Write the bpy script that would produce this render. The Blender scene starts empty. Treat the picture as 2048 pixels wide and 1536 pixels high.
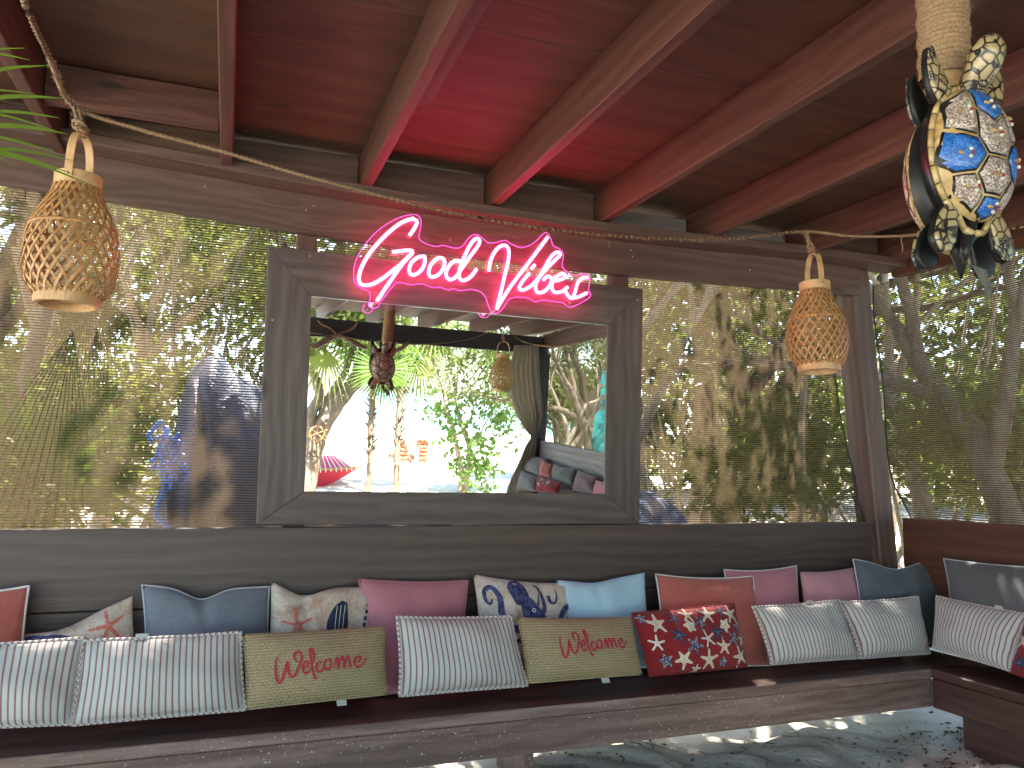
import bpy, bmesh, math, random
import numpy as np
from mathutils import Vector, Matrix

sc = bpy.context.scene
col = sc.collection
rnd = random.Random(7)
rad = math.radians

# ------------------------------------------------------------------ camera
H = 1.02                                    # eye height above the sand
FPX, CX, CY = 1542.0, 1024.0, 768.0         # focal length and centre for a 2048 px wide picture
PITCH, ROLL, YAW = rad(6.66), rad(0.9), rad(20.2)
_f = Vector((math.sin(YAW)*math.cos(PITCH), math.cos(YAW)*math.cos(PITCH), math.sin(PITCH)))
_r = Vector((math.cos(YAW), -math.sin(YAW), 0)); _u = _r.cross(_f)
RT = _r*math.cos(ROLL) + _u*math.sin(ROLL)
UP = -_r*math.sin(ROLL) + _u*math.cos(ROLL)
FW = _f
CAM = Vector((0, 0, H))
cam = bpy.data.cameras.new('camera'); co = bpy.data.objects.new('camera', cam); col.objects.link(co)
co.matrix_world = Matrix(((RT.x, UP.x, -FW.x, 0), (RT.y, UP.y, -FW.y, 0), (RT.z, UP.z, -FW.z, H), (0, 0, 0, 1)))
cam.sensor_width = 36; cam.lens = 36*FPX/2048; cam.clip_start = .02; cam.clip_end = 900
sc.camera = co

# ------------------------------------------------------------------ sky, sun, exposure
SUN_EL, SUN_AZ = rad(57), rad(8)            # azimuth from +y towards +x
w = bpy.data.worlds.new('World'); sc.world = w; w.use_nodes = True
nt = w.node_tree; nt.nodes.clear()
sky = nt.nodes.new('ShaderNodeTexSky'); sky.sky_type = 'NISHITA'; sky.sun_disc = False
sky.sun_elevation = SUN_EL; sky.sun_rotation = SUN_AZ; sky.dust_density = 1.5
bg = nt.nodes.new('ShaderNodeBackground'); bg.inputs[1].default_value = .115
wo = nt.nodes.new('ShaderNodeOutputWorld')
nt.links.new(sky.outputs[0], bg.inputs[0]); nt.links.new(bg.outputs[0], wo.inputs[0])
sl = bpy.data.lights.new('sun', 'SUN'); sl.energy = 4.6; sl.angle = rad(.5); sl.color = (1, .94, .84)
so = bpy.data.objects.new('sun', sl); col.objects.link(so)
sd = Vector((math.sin(SUN_AZ)*math.cos(SUN_EL), math.cos(SUN_AZ)*math.cos(SUN_EL), math.sin(SUN_EL)))
so.rotation_euler = sd.to_track_quat('Z', 'Y').to_euler()
sc.view_settings.view_transform = 'Standard'; sc.view_settings.look = 'None'
sc.view_settings.exposure = 3.05; sc.view_settings.gamma = 1
try: sc.view_settings.use_curve_mapping = False
except Exception: pass
cy = sc.cycles
cy.use_denoising = True
try:
    cy.denoiser = 'OPENIMAGEDENOISE'; cy.denoising_prefilter = 'ACCURATE'; cy.denoising_input_passes = 'RGB_ALBEDO_NORMAL'
except Exception: pass
cy.max_bounces = 8; cy.diffuse_bounces = 4; cy.glossy_bounces = 4; cy.transmission_bounces = 6; cy.transparent_max_bounces = 16
cy.sample_clamp_indirect = 6; cy.caustics_reflective = False; cy.caustics_refractive = False

# ------------------------------------------------------------------ ray helpers: a point of the photograph placed on a real surface
def ray(px, py): return FW + RT*((px-CX)/FPX) - UP*((py-CY)/FPX)
def atY(px, py, Y): v = ray(px, py); return CAM + v*(Y/v.y)
def atX(px, py, X): v = ray(px, py); return CAM + v*(X/v.x)
def atZ(px, py, Z): v = ray(px, py); return CAM + v*((Z-H)/v.z)
def atP(px, py, A, n): v = ray(px, py); return CAM + v*((Vector(A)-CAM).dot(n)/v.dot(n))
MT, MP = rad(3.1), rad(1.0)                 # the mirror leans forward a little
MN = Vector((math.sin(MP)*math.cos(MT), -math.cos(MP)*math.cos(MT), -math.sin(MT)))
M0 = Vector((.11, 2.79, -.185+H))
def mray(px, py):
    v = ray(px, py); P = CAM + v*((M0-CAM).dot(MN)/v.dot(MN)); return P, v - MN*(2*v.dot(MN))
def mY(px, py, Y): P, d = mray(px, py); return P + d*((Y-P.y)/d.y)
def mX(px, py, X): P, d = mray(px, py); return P + d*((X-P.x)/d.x)
def mZ(px, py, Z): P, d = mray(px, py); return P + d*((Z-P.z)/d.z)

# ------------------------------------------------------------------ object helpers
def tag(o, label=None, cat=None, group=None, kind=None):
    if label: o['label'] = label
    if cat: o['category'] = cat
    if group: o['group'] = group
    if kind: o['kind'] = kind
    return o
def empty(name, loc, label=None, cat=None, group=None):
    o = bpy.data.objects.new(name, None); col.objects.link(o); o.location = loc; o.empty_display_size = .1
    bpy.context.view_layer.update() if False else None
    return tag(o, label, cat, group)
def adopt(o, parent):
    if parent is not None:
        o.parent = parent
        o.matrix_parent_inverse = chain(parent).inverted()
def chain(o):
    m = Matrix.LocRotScale(o.location, o.rotation_euler, o.scale)
    return chain(o.parent) @ o.matrix_parent_inverse @ m if o.parent else m
def mk(name, verts, faces, mat, parent=None, smooth=False, M=None, uvs=None, local=False):
    me = bpy.data.meshes.new(name)
    me.from_pydata([tuple(v) for v in verts], [], faces)
    if uvs is not None:
        ul = me.uv_layers.new(name='UVMap')
        li = np.zeros(len(me.loops), dtype=np.int32); me.loops.foreach_get('vertex_index', li)
        ul.data.foreach_set('uv', np.array(uvs, dtype=np.float32)[li].ravel())
    me.materials.append(mat)
    if smooth: me.polygons.foreach_set('use_smooth', [True]*len(me.polygons))
    me.update()
    o = bpy.data.objects.new(name, me); col.objects.link(o)
    if M is not None:
        l, q, s = M.decompose(); o.location = l; o.rotation_euler = q.to_euler(); o.scale = s
    if parent is not None:
        o.parent = parent
        if not local: o.matrix_parent_inverse = chain(parent).inverted()
    return o
def copy_tree(o, parent=None):
    c = o.copy(); col.objects.link(c)
    if parent is not None: c.parent = parent; c.matrix_parent_inverse = o.matrix_parent_inverse.copy()
    for ch in list(o.children): copy_tree(ch, c)
    return c

class MB:
    def __init__(s): s.v = []; s.f = []; s.uv = []
    def add(s, vs, fs, uv=None):
        n = len(s.v); s.v += [Vector(v) for v in vs]; s.f += [tuple(i+n for i in f) for f in fs]
        s.uv += uv if uv is not None else [(0, 0)]*len(vs)
    def box(s, lo, hi):
        x0, y0, z0 = lo; x1, y1, z1 = hi
        s.add([(x0,y0,z0),(x1,y0,z0),(x1,y1,z0),(x0,y1,z0),(x0,y0,z1),(x1,y0,z1),(x1,y1,z1),(x0,y1,z1)],
              [(0,3,2,1),(4,5,6,7),(0,1,5,4),(1,2,6,5),(2,3,7,6),(3,0,4,7)])
    def tube(s, pts, r, n=8, caps=True, twist=0.0, prof=None):
        pts = [Vector(p) for p in pts]; m = len(pts)
        rs = r if isinstance(r, (list, tuple)) else [r]*m
        t = (pts[1]-pts[0]).normalized(); a = Vector((0,0,1)) if abs(t.z) < .9 else Vector((1,0,0))
        nx = t.cross(a).normalized(); L = 0; vs = []; uv = []
        for i in range(m):
            t2 = (pts[min(i+1, m-1)] - pts[max(i-1, 0)]).normalized()
            nx = (nx - t2*nx.dot(t2)).normalized(); ny = t2.cross(nx)
            if i: L += (pts[i]-pts[i-1]).length
            for k in range(n):
                an = 2*math.pi*k/n + twist*L
                rr = rs[i]*(prof[k] if prof else 1)
                vs.append(pts[i] + nx*math.cos(an)*rr + ny*math.sin(an)*rr); uv.append((k/n, L))
        fs = [(i*n+k, i*n+(k+1) % n, (i+1)*n+(k+1) % n, (i+1)*n+k) for i in range(m-1) for k in range(n)]
        if caps: fs += [tuple(range(n))[::-1], tuple(range((m-1)*n, m*n))]
        s.add(vs, fs, uv)
    def lathe(s, prof, n=24, M=None, closed=False):
        vs = [Vector((r*math.cos(2*math.pi*k/n), r*math.sin(2*math.pi*k/n), z)) for r, z in prof for k in range(n)]
        if M: vs = [M @ v for v in vs]
        m = len(prof); rng = range(m if closed else m-1)
        s.add(vs, [(i*n+k, i*n+(k+1) % n, ((i+1) % m)*n+(k+1) % n, ((i+1) % m)*n+k) for i in rng for k in range(n)])
    def build(s, name, mat, parent=None, smooth=False, local=False, uv=False):
        return mk(name, s.v, s.f, mat, parent, smooth, None, s.uv if uv else None, local)
def spline(pts, k=6, closed=False):
    P = [Vector(p) for p in pts]; n = len(P); out = []
    for i in range(n if closed else n-1):
        if closed: a, b, c, d = P[i-1], P[i], P[(i+1) % n], P[(i+2) % n]
        else: a, b, c, d = P[max(i-1, 0)], P[i], P[i+1], P[min(i+2, n-1)]
        for j in range(k):
            t = j/k
            out.append(.5*((2*b) + (c-a)*t + (2*a-5*b+4*c-d)*t*t + (3*b-a-3*c+d)*t**3))
    if not closed: out.append(P[-1])
    return out

# ------------------------------------------------------------------ material helpers
class NT:
    def __init__(s, name):
        s.m = bpy.data.materials.new(name); s.m.use_nodes = True; s.t = s.m.node_tree; s.t.nodes.clear()
        s.out = s.n('OutputMaterial')
    def n(s, typ, **kw):
        x = s.t.nodes.new('ShaderNode'+typ)
        for k, v in kw.items():
            if k.startswith('i_'):
                key = k[2:]; key = int(key) if key.isdigit() else key.replace('_', ' ')
                s.set(x.inputs[key], v)
            else: setattr(x, k, v)
        return x
    def set(s, sock, v):
        if isinstance(v, bpy.types.NodeSocket): s.t.links.new(v, sock)
        else:
            if hasattr(sock.default_value, '__len__') and not isinstance(v, (tuple, list)): v = [v]*len(sock.default_value)
            if hasattr(sock.default_value, '__len__') and len(sock.default_value) == 4 and len(v) == 3: v = (*v, 1)
            sock.default_value = v
    def math(s, op, a, b=0.0, c=None):
        x = s.n('Math', operation=op); s.set(x.inputs[0], a); s.set(x.inputs[1], b)
        if c is not None: s.set(x.inputs[2], c)
        return x.outputs[0]
    def mix(s, f, a, b, typ='RGBA', blend='MIX'):
        x = s.n('Mix', data_type=typ, blend_type=blend) if typ == 'RGBA' else s.n('Mix', data_type=typ)
        i = (0, 6, 7, 2) if typ == 'RGBA' else (0, 2, 3, 0)
        s.set(x.inputs[i[0]], f); s.set(x.inputs[i[1]], a); s.set(x.inputs[i[2]], b)
        return x.outputs[i[3]]
    def ramp(s, f, stops):
        x = s.n('ValToRGB'); s.set(x.inputs[0], f); e = x.color_ramp.elements
        while len(e) < len(stops): e.new(.5)
        for k, (p, c) in enumerate(stops): e[k].position = p; e[k].color = (*c, 1) if len(c) == 3 else c
        return x.outputs[0]
    def noise(s, vec, scale, detail=4, rough=.55, dist=0.0):
        return s.n('TexNoise', i_Vector=vec, i_Scale=scale, i_Detail=detail, i_Roughness=rough, i_Distortion=dist).outputs[0]
    def coords(s, which='Object', scale=(1,1,1), rand=True, loc=(0,0,0)):
        c = s.n('TexCoord').outputs[which]
        if rand:
            r = s.n('ObjectInfo').outputs['Random']
            cx = s.n('CombineXYZ'); 
            for i in range(3): s.set(cx.inputs[i], s.math('MULTIPLY', r, (37., 61., 23.)[i]))
            c = s.n('VectorMath', operation='ADD', i_0=c, i_1=cx.outputs[0]).outputs[0]
        return s.n('Mapping', i_Vector=c, i_Scale=scale, i_Location=loc).outputs[0]
    def bump(s, h, strength=.3, dist=.01):
        return s.n('Bump', i_Strength=strength, i_Distance=dist, i_Height=h).outputs[0]
    def principled(s, color, rough=.6, normal=None, **kw):
        p = s.n('BsdfPrincipled'); s.set(p.inputs['Base Color'], color); s.set(p.inputs['Roughness'], rough)
        if normal is not None: s.set(p.inputs['Normal'], normal)
        for k, v in kw.items(): s.set(p.inputs[k.replace('_', ' ')], v)
        return p.outputs[0]
    def done(s, sh): s.t.links.new(sh, s.out.inputs[0]); return s.m

def wood(name, dark, mid, light, rough=.5, wear=.35, grain=1.0, specks=0.0, spec=.5):
    t = NT(name)
    c = t.coords(scale=(1, 1, 1))
    big = t.n('Mapping', i_Vector=c, i_Scale=(.9, 9, 9)).outputs[0]
    wob = t.noise(t.n('Mapping', i_Vector=c, i_Scale=(1.4, 5, 5)).outputs[0], 1.0, 3)
    # growth rings cut lengthwise: bands over a warped coordinate
    sx = t.n('SeparateXYZ', i_Vector=c)
    yz = t.math('ADD', t.math('MULTIPLY', sx.outputs[1], 1.0), t.math('MULTIPLY', sx.outputs[2], 1.0))
    vor = t.n('TexVoronoi', feature='SMOOTH_F1', i_Vector=t.n('Mapping', i_Vector=c, i_Scale=(1.6, 7, 7)).outputs[0], i_Scale=1.0, i_Smoothness=.4).outputs['Distance']
    ph = t.math('ADD', t.math('MULTIPLY', yz, 130.*grain), t.math('MULTIPLY', wob, 16.))
    ph = t.math('ADD', ph, t.math('MULTIPLY', t.math('POWER', t.math('SUBTRACT', 1.0, vor), 6.0), 12.))
    rings = t.math('MULTIPLY_ADD', t.math('SINE', ph), .5, .5)
    fine = t.noise(t.n('Mapping', i_Vector=c, i_Scale=(5, 150, 150)).outputs[0], 1.0, 3, .6)
    blot = t.noise(big, 1.0, 5, .6, .6)
    f = t.math('ADD', t.math('MULTIPLY', rings, .22), t.math('ADD', t.math('MULTIPLY', fine, .46), t.math('MULTIPLY', blot, .48)))
    colr = t.ramp(f, [(.28, dark), (.6, mid), (.92, light)])
    wearf = t.noise(t.n('Mapping', i_Vector=c, i_Scale=(2.2, 22, 22)).outputs[0], 1.0, 6, .65, .4)
    wearf = t.ramp(wearf, [(.50, (0,0,0)), (.66, (wear,)*3)])
    colr = t.mix(wearf, colr, tuple(min(1, x*1.7+.02) for x in light))
    kn = t.n('TexVoronoi', feature='F1', i_Vector=t.n('Mapping', i_Vector=c, i_Scale=(1.5, 4.2, 4.2)).outputs[0], i_Scale=1.0)
    kf = t.ramp(kn.outputs['Distance'], [(.035, (1,1,1)), (.075, (0,0,0))])
    colr = t.mix(t.math('MULTIPLY', kf, .75), colr, tuple(x*.35 for x in dark))
    if specks:
        sp = t.noise(t.n('Mapping', i_Vector=c, i_Scale=(120, 120, 120)).outputs[0], 1.0, 2)
        area = t.ramp(t.noise(t.n('Mapping', i_Vector=c, i_Scale=(1.3, 3, 3)).outputs[0], 1.0, 2), [(.42, (0,0,0)), (.6, (1,1,1))])
        spf = t.math('MULTIPLY', t.ramp(sp, [(.66, (0,0,0)), (.70, (1,1,1))]), area)
        colr = t.mix(t.math('MULTIPLY', spf, specks), colr, (.5, .46, .4))
    nrm = t.bump(t.math('ADD', t.math('MULTIPLY', rings, .3), fine), .5, .002)
    rg = t.math('ADD', rough, t.math('MULTIPLY', fine, .12))
    return t.done(t.principled(colr, rg, nrm, Specular_IOR_Level=spec))
W_FRAME = wood('wood_frame_grey_brown', (.042,.030,.026), (.076,.057,.051), (.122,.096,.086), .42, .2)
W_SEAT  = wood('wood_seat_dark', (.036,.014,.010), (.058,.025,.019), (.088,.043,.033), .38, .08)
W_APRON = wood('wood_apron', (.080,.045,.035), (.142,.088,.070), (.21,.142,.118), .5, .45, 1.0, .9)
W_BACK  = wood('wood_backrest', (.040,.025,.018), (.066,.043,.034), (.096,.068,.055), .42, .06)
W_RED   = wood('wood_backrest_redbrown', (.042,.012,.005), (.070,.023,.010), (.105,.038,.018), .45, .05)
W_BEAM  = wood('wood_beam_brown', (.050,.027,.020), (.086,.048,.036), (.128,.078,.060), .5, .12)
W_RAFT  = wood('wood_rafter_redbrown', (.046,.015,.009), (.080,.028,.018), (.120,.049,.033), .55, .08)
W_PLY   = wood('plywood_redbrown', (.050,.019,.009), (.088,.035,.017), (.128,.058,.031), .6, .08, .35)
W_RAW   = wood('wood_block_unstained', (.09,.052,.030), (.155,.095,.058), (.225,.15,.098), .6, .2)
W_GREY  = wood('wood_greyed_and_skylit', (.10,.085,.08), (.17,.15,.145), (.25,.23,.225), .6, .2)
W_DARKB = wood('wood_front_beam_dark', (.018,.018,.020), (.03,.03,.034), (.05,.05,.056), .5, .1)

def bevelbox(L, wy, tz, bev=.004, segs=1, n_sub=0, bow=None):
    bm = bmesh.new()
    if bow is None and n_sub == 0:
        bmesh.ops.create_cube(bm, size=1)
        for v in bm.verts: v.co = Vector(((v.co.x+.5)*L, v.co.y*wy, v.co.z*tz))
    else:
        ns = max(n_sub, 1); rings = []
        for i in range(ns+1):
            x = L*i/ns; dz = bow(x/L) if bow else 0
            rings.append([bm.verts.new((x, a*wy/2, b*tz/2+dz)) for a, b in ((-1,-1),(1,-1),(1,1),(-1,1))])
        for i in range(ns):
            for k in range(4): bm.faces.new((rings[i][k], rings[i][(k+1) % 4], rings[i+1][(k+1) % 4], rings[i+1][k]))
        bm.faces.new(rings[0][::-1]); bm.faces.new(rings[-1])
    bmesh.ops.recalc_face_normals(bm, faces=bm.faces)
    if bev:
        ed = [e for e in bm.edges if len(e.link_faces) == 2 and e.calc_face_angle(0) > .8]
        bmesh.ops.bevel(bm, geom=ed, offset=bev, segments=segs, affect='EDGES', profile=.5)
    me = bpy.data.meshes.new('board'); bm.to_mesh(me); bm.free()
    return me
def board(name, A, B, width, thick, mat, parent=None, up=(0,0,1), bev=.004, bow=None, n_sub=0, label=None, miter=None):
    """a board whose centre line runs A->B; width along `up`, thickness across"""
    A, B = Vector(A), Vector(B); X = (B-A).normalized(); Z = Vector(up); Z = (Z - X*Z.dot(X)).normalized(); Y = Z.cross(X)
    me = bevelbox((B-A).length, thick, width, bev, 1, n_sub, bow)
    if miter:                                    # (start, end) cut: x shift per unit of local z
        Lx = (B-A).length
        for v in me.vertices:
            if v.co.x < Lx*.5: v.co.x += miter[0]*v.co.z
            else: v.co.x += miter[1]*v.co.z
    me.name = name; me.materials.append(mat)
    o = bpy.data.objects.new(name, me); col.objects.link(o)
    o.matrix_world = Matrix(((X.x,Y.x,Z.x,A.x),(X.y,Y.y,Z.y,A.y),(X.z,Y.z,Z.z,A.z),(0,0,0,1)))
    l, q, s = o.matrix_world.decompose(); o.location = l; o.rotation_euler = q.to_euler()
    adopt(o, parent)
    if label: o['label'] = label
    return o
def screw_head(p, n, parent, mat, r=.0045):
    mb = MB(); q = Vector(n).to_track_quat('Z', 'Y').to_matrix().to_4x4()
    mb.lathe([(r, 0), (r, .001), (r*.8, .002), (0.0001, .0022)], 8, Matrix.Translation(p) @ q)
    return mb.build('screw', mat, parent, True)
t = NT('metal_dull'); METAL = t.done(t.principled((.35,.34,.32), .45, Metallic=1.0))

# ================================================================== ground
def sand_mat():
    t = NT('beach_sand')
    c = t.coords(rand=False)
    a = t.noise(c, 2.2, 6, .6); b = t.noise(c, 60, 4, .7); g = t.noise(c, 420, 2, .7)
    colr = t.mix(a, (.66,.61,.50), (.80,.76,.64))
    colr = t.mix(t.math('MULTIPLY', b, .22), colr, (.36,.33,.27))
    sp = t.n('TexVoronoi', i_Vector=c, i_Scale=95.).outputs['Distance']
    colr = t.mix(t.math('MULTIPLY', t.ramp(sp, [(.10, (1,1,1)), (.16, (0,0,0))]), t.ramp(t.noise(c, 9, 2), [(.5, (0,0,0)), (.62, (.6,)*3)])), colr, (.10,.08,.06))
    h = t.math('ADD', t.math('MULTIPLY', b, .7), t.math('MULTIPLY', g, .3))
    h = t.math('ADD', h, t.math('MULTIPLY', t.noise(c, 14, 4, .6, 1.2), 1.4))
    return t.done(t.principled(colr, .95, t.bump(h, .8, .012), Specular_IOR_Level=.15))
SAND = sand_mat()
def ground_z(x, y):
    z = 0.0
    r2 = math.hypot(x-2, y-2.5)
    a = max(0, 1-r2/14)
    z += a*(.018*math.sin(x*3.1+y*1.7)+.014*math.sin(x*7.3-y*5.9+1)+.008*math.sin(x*15+2*math.sin(y*9))+.006*math.sin(y*19+x*5))
    z += .012*math.sin(x*23+3*math.sin(y*7.))*math.sin(y*21+x*3)*a
    if y > 4: z += min(.66, (y-4)*.055)
    if y < -4: z -= min(1.2, (-4-y)*.028)
    return z
def axis(lo, hi, fine_lo, fine_hi, fs, cs):
    a = list(np.arange(fine_lo, fine_hi, fs)); x = fine_lo; s = fs
    while x > lo: s *= cs; x -= s; a.insert(0, x)
    x = a[-1]; s = fs
    while x < hi: s *= cs; x += s; a.append(x)
    return a
xs = axis(-420, 420, .6, 4.2, .022, 1.18); ys = axis(-420, 420, 2.2, 4.6, .022, 1.18)
vs = [(x, y, ground_z(x, y)) for y in ys for x in xs]; nx = len(xs)
fs = [(j*nx+i, j*nx+i+1, (j+1)*nx+i+1, (j+1)*nx+i) for j in range(len(ys)-1) for i in range(nx-1)]
tag(mk('sand_ground', vs, fs, SAND, smooth=True), kind='structure')
t = NT('sea_water'); SEA = t.done(t.principled((.02,.30,.34), .12, t.bump(t.noise(t.coords(rand=False), 1.4, 4), .3, .1)))
tag(mk('sea', [(-420,-420,-.9),(420,-420,-.9),(420,-34,-.9),(-420,-34,-.9)], [(0,1,2,3)], SEA), kind='structure')

# ================================================================== gazebo
YB = 2.80                                   # room-side face of the back header and backrest
gaz = empty('gazebo', (3.0, 2.9, 0), 'low dark-stained wooden gazebo whose rafters and plywood roof fill the top of the view', 'gazebo')
def lerp_table(x, T):
    if x <= T[0][0]: return T[0][1]
    for (a, b), (c, d) in zip(T, T[1:]):
        if x <= c: return b+(d-b)*(x-a)/(c-a)
    return T[-1][1]
def smooth_table(T):
    return lambda x: sum(lerp_table(x+d, T) for d in (-.3,-.15,0,.15,.3))/5
def tab(pts, Y): return [(atY(*p, Y).x, atY(*p, Y).z) for p in pts]
hb = smooth_table([(-2.6, 1.92)]+tab([(0,357),(205,394),(595,459),(900,507),(1260,549),(1480,567),(1674,577)], YB)+[(3.2, 1.87)])
ht = smooth_table([(-2.6, 2.06)]+tab([(0,278),(350,344),(700,407),(1094,466),(1350,497),(1600,520)], YB)+[(3.2, 2.02)])
x0, x1 = -2.55, 2.80
mid = lambda s: (hb(x0+(x1-x0)*s)+ht(x0+(x1-x0)*s))/2
board('header_beam', (x0, YB+.019, 0), (x1, YB+.019, 0), .146, .038, W_BEAM, gaz, bow=mid, n_sub=40, bev=.003)
x1 = 2.99
PZ = lambda s: ht(x0+(x1-x0)*s)+.02
board('top_plate', (x0, YB-.035, 0), (x1, YB-.035, 0), .036, .15, W_BEAM, gaz, bow=PZ, n_sub=40, bev=.003)
# small screw heads on the header
for px, py in ((410,373),(612,420),(628,412),(1265,513),(1262,500),(900,480),(1500,540)):
    screw_head(atY(px, py, YB-.001), (0,-1,0), gaz, METAL, .004)
# rafters
SL = .026; RZ = lambda y: 2.042-(2.72-y)*SL                 # underside of the rafters
RH = .14
rx = [-2.45,-1.98,-1.5,-1.02,-.565,-.052,.424,.915,1.39,1.905,2.45,2.90]
for i, x in enumerate(rx):
    y0, y1 = -1.95, 3.00
    wd = .038
    board('rafter', (x, y0, RZ(y0)+RH/2), (x, y1, RZ(y1)+RH/2), RH, wd, W_RAFT, gaz, bev=.003)
for x, ya, yb in ((.424+.040, -1.9, 2.0), (.915+.04, -1.9, .9), (-.052+.04, -1.9, 1.6), (1.39+.04,-1.9,1.25)):   # sister boards nailed beside some rafters
    board('sister_board', (x, ya, RZ(ya)+RH/2+.008), (x, yb, RZ(yb)+RH/2+.008), RH-.016, .036, W_RAFT, gaz, bev=.003)
for i, x in enumerate(rx[:-1]):
    zb0 = ht(x)+.038
    if RZ(2.8)-zb0 > .01: board('packing_block', (x, 2.80, (zb0+RZ(2.8))/2), (x+.0001, 2.80, (zb0+RZ(2.8))/2+.0), .01, .01, W_BEAM, gaz) if False else board('packing_block', (x-.045, 2.805, (zb0+RZ(2.79))/2), (x+.045, 2.805, (zb0+RZ(2.79))/2), RZ(2.79)-zb0-.004, .05, W_BEAM, gaz)
# roof sheets: plywood with joints
ysm = atP(1120, 94, (0, 2.72, RZ(2.72)+RH), Vector((0, -SL, 1))).y
rows = [(-2.05, -.55), (-.546, ysm-.003), (ysm+.003, 3.03)]
cols = [(-2.6,-1.505),(-1.5,-.056),(-.052,.913),(.917,1.903),(1.907,3.3)]
for (ya, yb) in rows:
    for (xa, xb) in cols:
        k = rnd.uniform(0, .002)
        board('roof_panel', (xa, (ya+yb)/2, RZ((ya+yb)/2)+RH+.0085+k), (xb-.003, (ya+yb)/2, RZ((ya+yb)/2)+RH+.0085+k), yb-ya, .012, W_PLY, gaz, up=(0, 1, SL), bev=0)
t = NT('roof_felt'); FELT = t.done(t.principled((.06,.055,.05), .9))
for (xa, xb) in ((-2.62, .2), (.2, 3.34)):
    for (ya, yb) in ((-2.08, ysm-.012), (ysm+.012, 3.05)):
        board('roofing_sheet', ((xa+xb)/2, ya, RZ(ya)+RH+.030), ((xa+xb)/2, yb, RZ(yb)+RH+.030), .010, xb-xa, FELT, gaz, bev=0)
# blocking between the rafters over the plate
pt = lambda x: ht(x)+.040
for i in range(len(rx)-1):
    xa, xb = rx[i]+.021, rx[i+1]-.021; xm = (xa+xb)/2
    zt = RZ(2.75)+RH; zb = pt(xm)
    yb_, mt = 2.79, W_BEAM
    if i == 4:                                # two stacked blocks, the lower one paler and proud of the upper one
        board('blocking', (xa, 2.785, (zb+zt)/2), (xb, 2.785, (zb+zt)/2), zt-zb+.006, .04, W_RAW, gaz, label='pale unstained blocking between the rafters')
        yu = 2.42; zu = atY(437, 256, yu).z; zc = RZ(yu)+RH
        board('blocking', (xa, yu+.02, (zu+zc)/2), (xb, yu+.02, (zu+zc)/2), zc-zu-.004, .04, W_RAFT, gaz)
        continue
    if i in (8, 9): yb_, mt = 2.90, W_GREY  # paler grey wood: skylight on these recessed blocks put into the colour
    board('blocking', (xa, yb_, (zb+zt)/2), (xb, yb_, (zb+zt)/2), zt-zb-(.012 if i not in (8,9) else .03), .036, mt, gaz)
# pale brace stub where the ceiling meets the blocking
board('brace_stub', (.17, 2.735, 2.296), (.395, 2.66, 2.322), .014, .07, W_GREY, gaz, up=(0,0,1))
board('brace_stub', (-.006, 1.62, 2.16), (-.006, 1.30, 2.14), .10, .03, W_BEAM, gaz)
# studs behind the mirror frame
for a, b in (((596, 450), (637, 450)), ((1227, 545), (1263, 545))):
    xa, xb = atY(*a, YB+.02).x, atY(*b, YB+.02).x
    board('stud', ((xa+xb)/2, YB+.062, .3), ((xa+xb)/2, YB+.062, 2.0), xb-xa, .04, W_BEAM, gaz, up=(1,0,0))
# corner post leaning slightly, with its face and left side
pa, pb = atY(1773, 1050, YB+.003), atY(1717, 503, YB+.003)
dirp = (pb-pa).normalized(); foot = pa + dirp*(-(pa.z+.1)/dirp.z); head = pa + dirp*((2.02-pa.z)/dirp.z)
board('corner_post', foot+Vector((0,.068,0)), head+Vector((0,.068,0)), .108, .13, W_BEAM, gaz, up=(1,0,0), bev=.006)
# right wall: header, plate and the far front post seen in the mirror
AW = Vector((2.965, 2.8, H-.17)); dW = Vector((.055, -4.3, 0)).normalized(); nW = Vector((dW.y, -dW.x, 0))
h0, h1 = atP(1733, 569, AW, nW), atP(2048, 514, AW, nW)
k = (h1.z-h0.z)/((h1-h0).dot(dW))
def onW(s, z, off=0): return AW + dW*s + Vector((0,0,z-AW.z)) + nW*off
# find which side is outside
if nW.x < 0: nW = -nW
zh = lambda s: h0.z + k*min(s, 1.2)*.8 + .074
board('side_header_beam', onW(.02, zh(0), .02), onW(2.1, zh(2.1), .02), .148, .038, W_RED, gaz)
board('side_header_beam', onW(2.1, zh(2.1)-.01, .02), onW(4.3, 1.86, .02), .148, .038, W_BEAM, gaz)
board('side_top_plate', onW(-.1, zh(0)+.100, -.005), onW(4.6, 1.965, -.005), .036, .14, W_BEAM, gaz)
board('side_post', onW(2.15, 0, .06), onW(2.15, 1.9, .06), .10, .09, W_BEAM, gaz, up=(1,0,0))
YF = -1.40
b0, b1 = mY(624, 650, YF), mY(1010, 688, YF)
zf = (b0.z+b1.z)/2
board('front_beam', (-2.55, YF, zf), (3.08, YF, zf), .165, .05, W_DARKB, gaz)
p0, p1 = mY(1078, 700, YF), mY(1101, 700, YF)
board('front_post', (3.02, YF+.02, -.05), (3.02, YF+.02, zf-.083), .12, .11, W_DARKB, gaz, up=(1,0,0))
board('front_post', (-2.45, YF+.02, -.05), (-2.45, YF+.02, zf-.083), .12, .11, W_DARKB, gaz, up=(1,0,0))
board('corner_post', (-2.45, 2.87, -.05), (-2.45, 2.87, 2.0), .12, .11, W_BEAM, gaz, up=(1,0,0))

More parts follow.
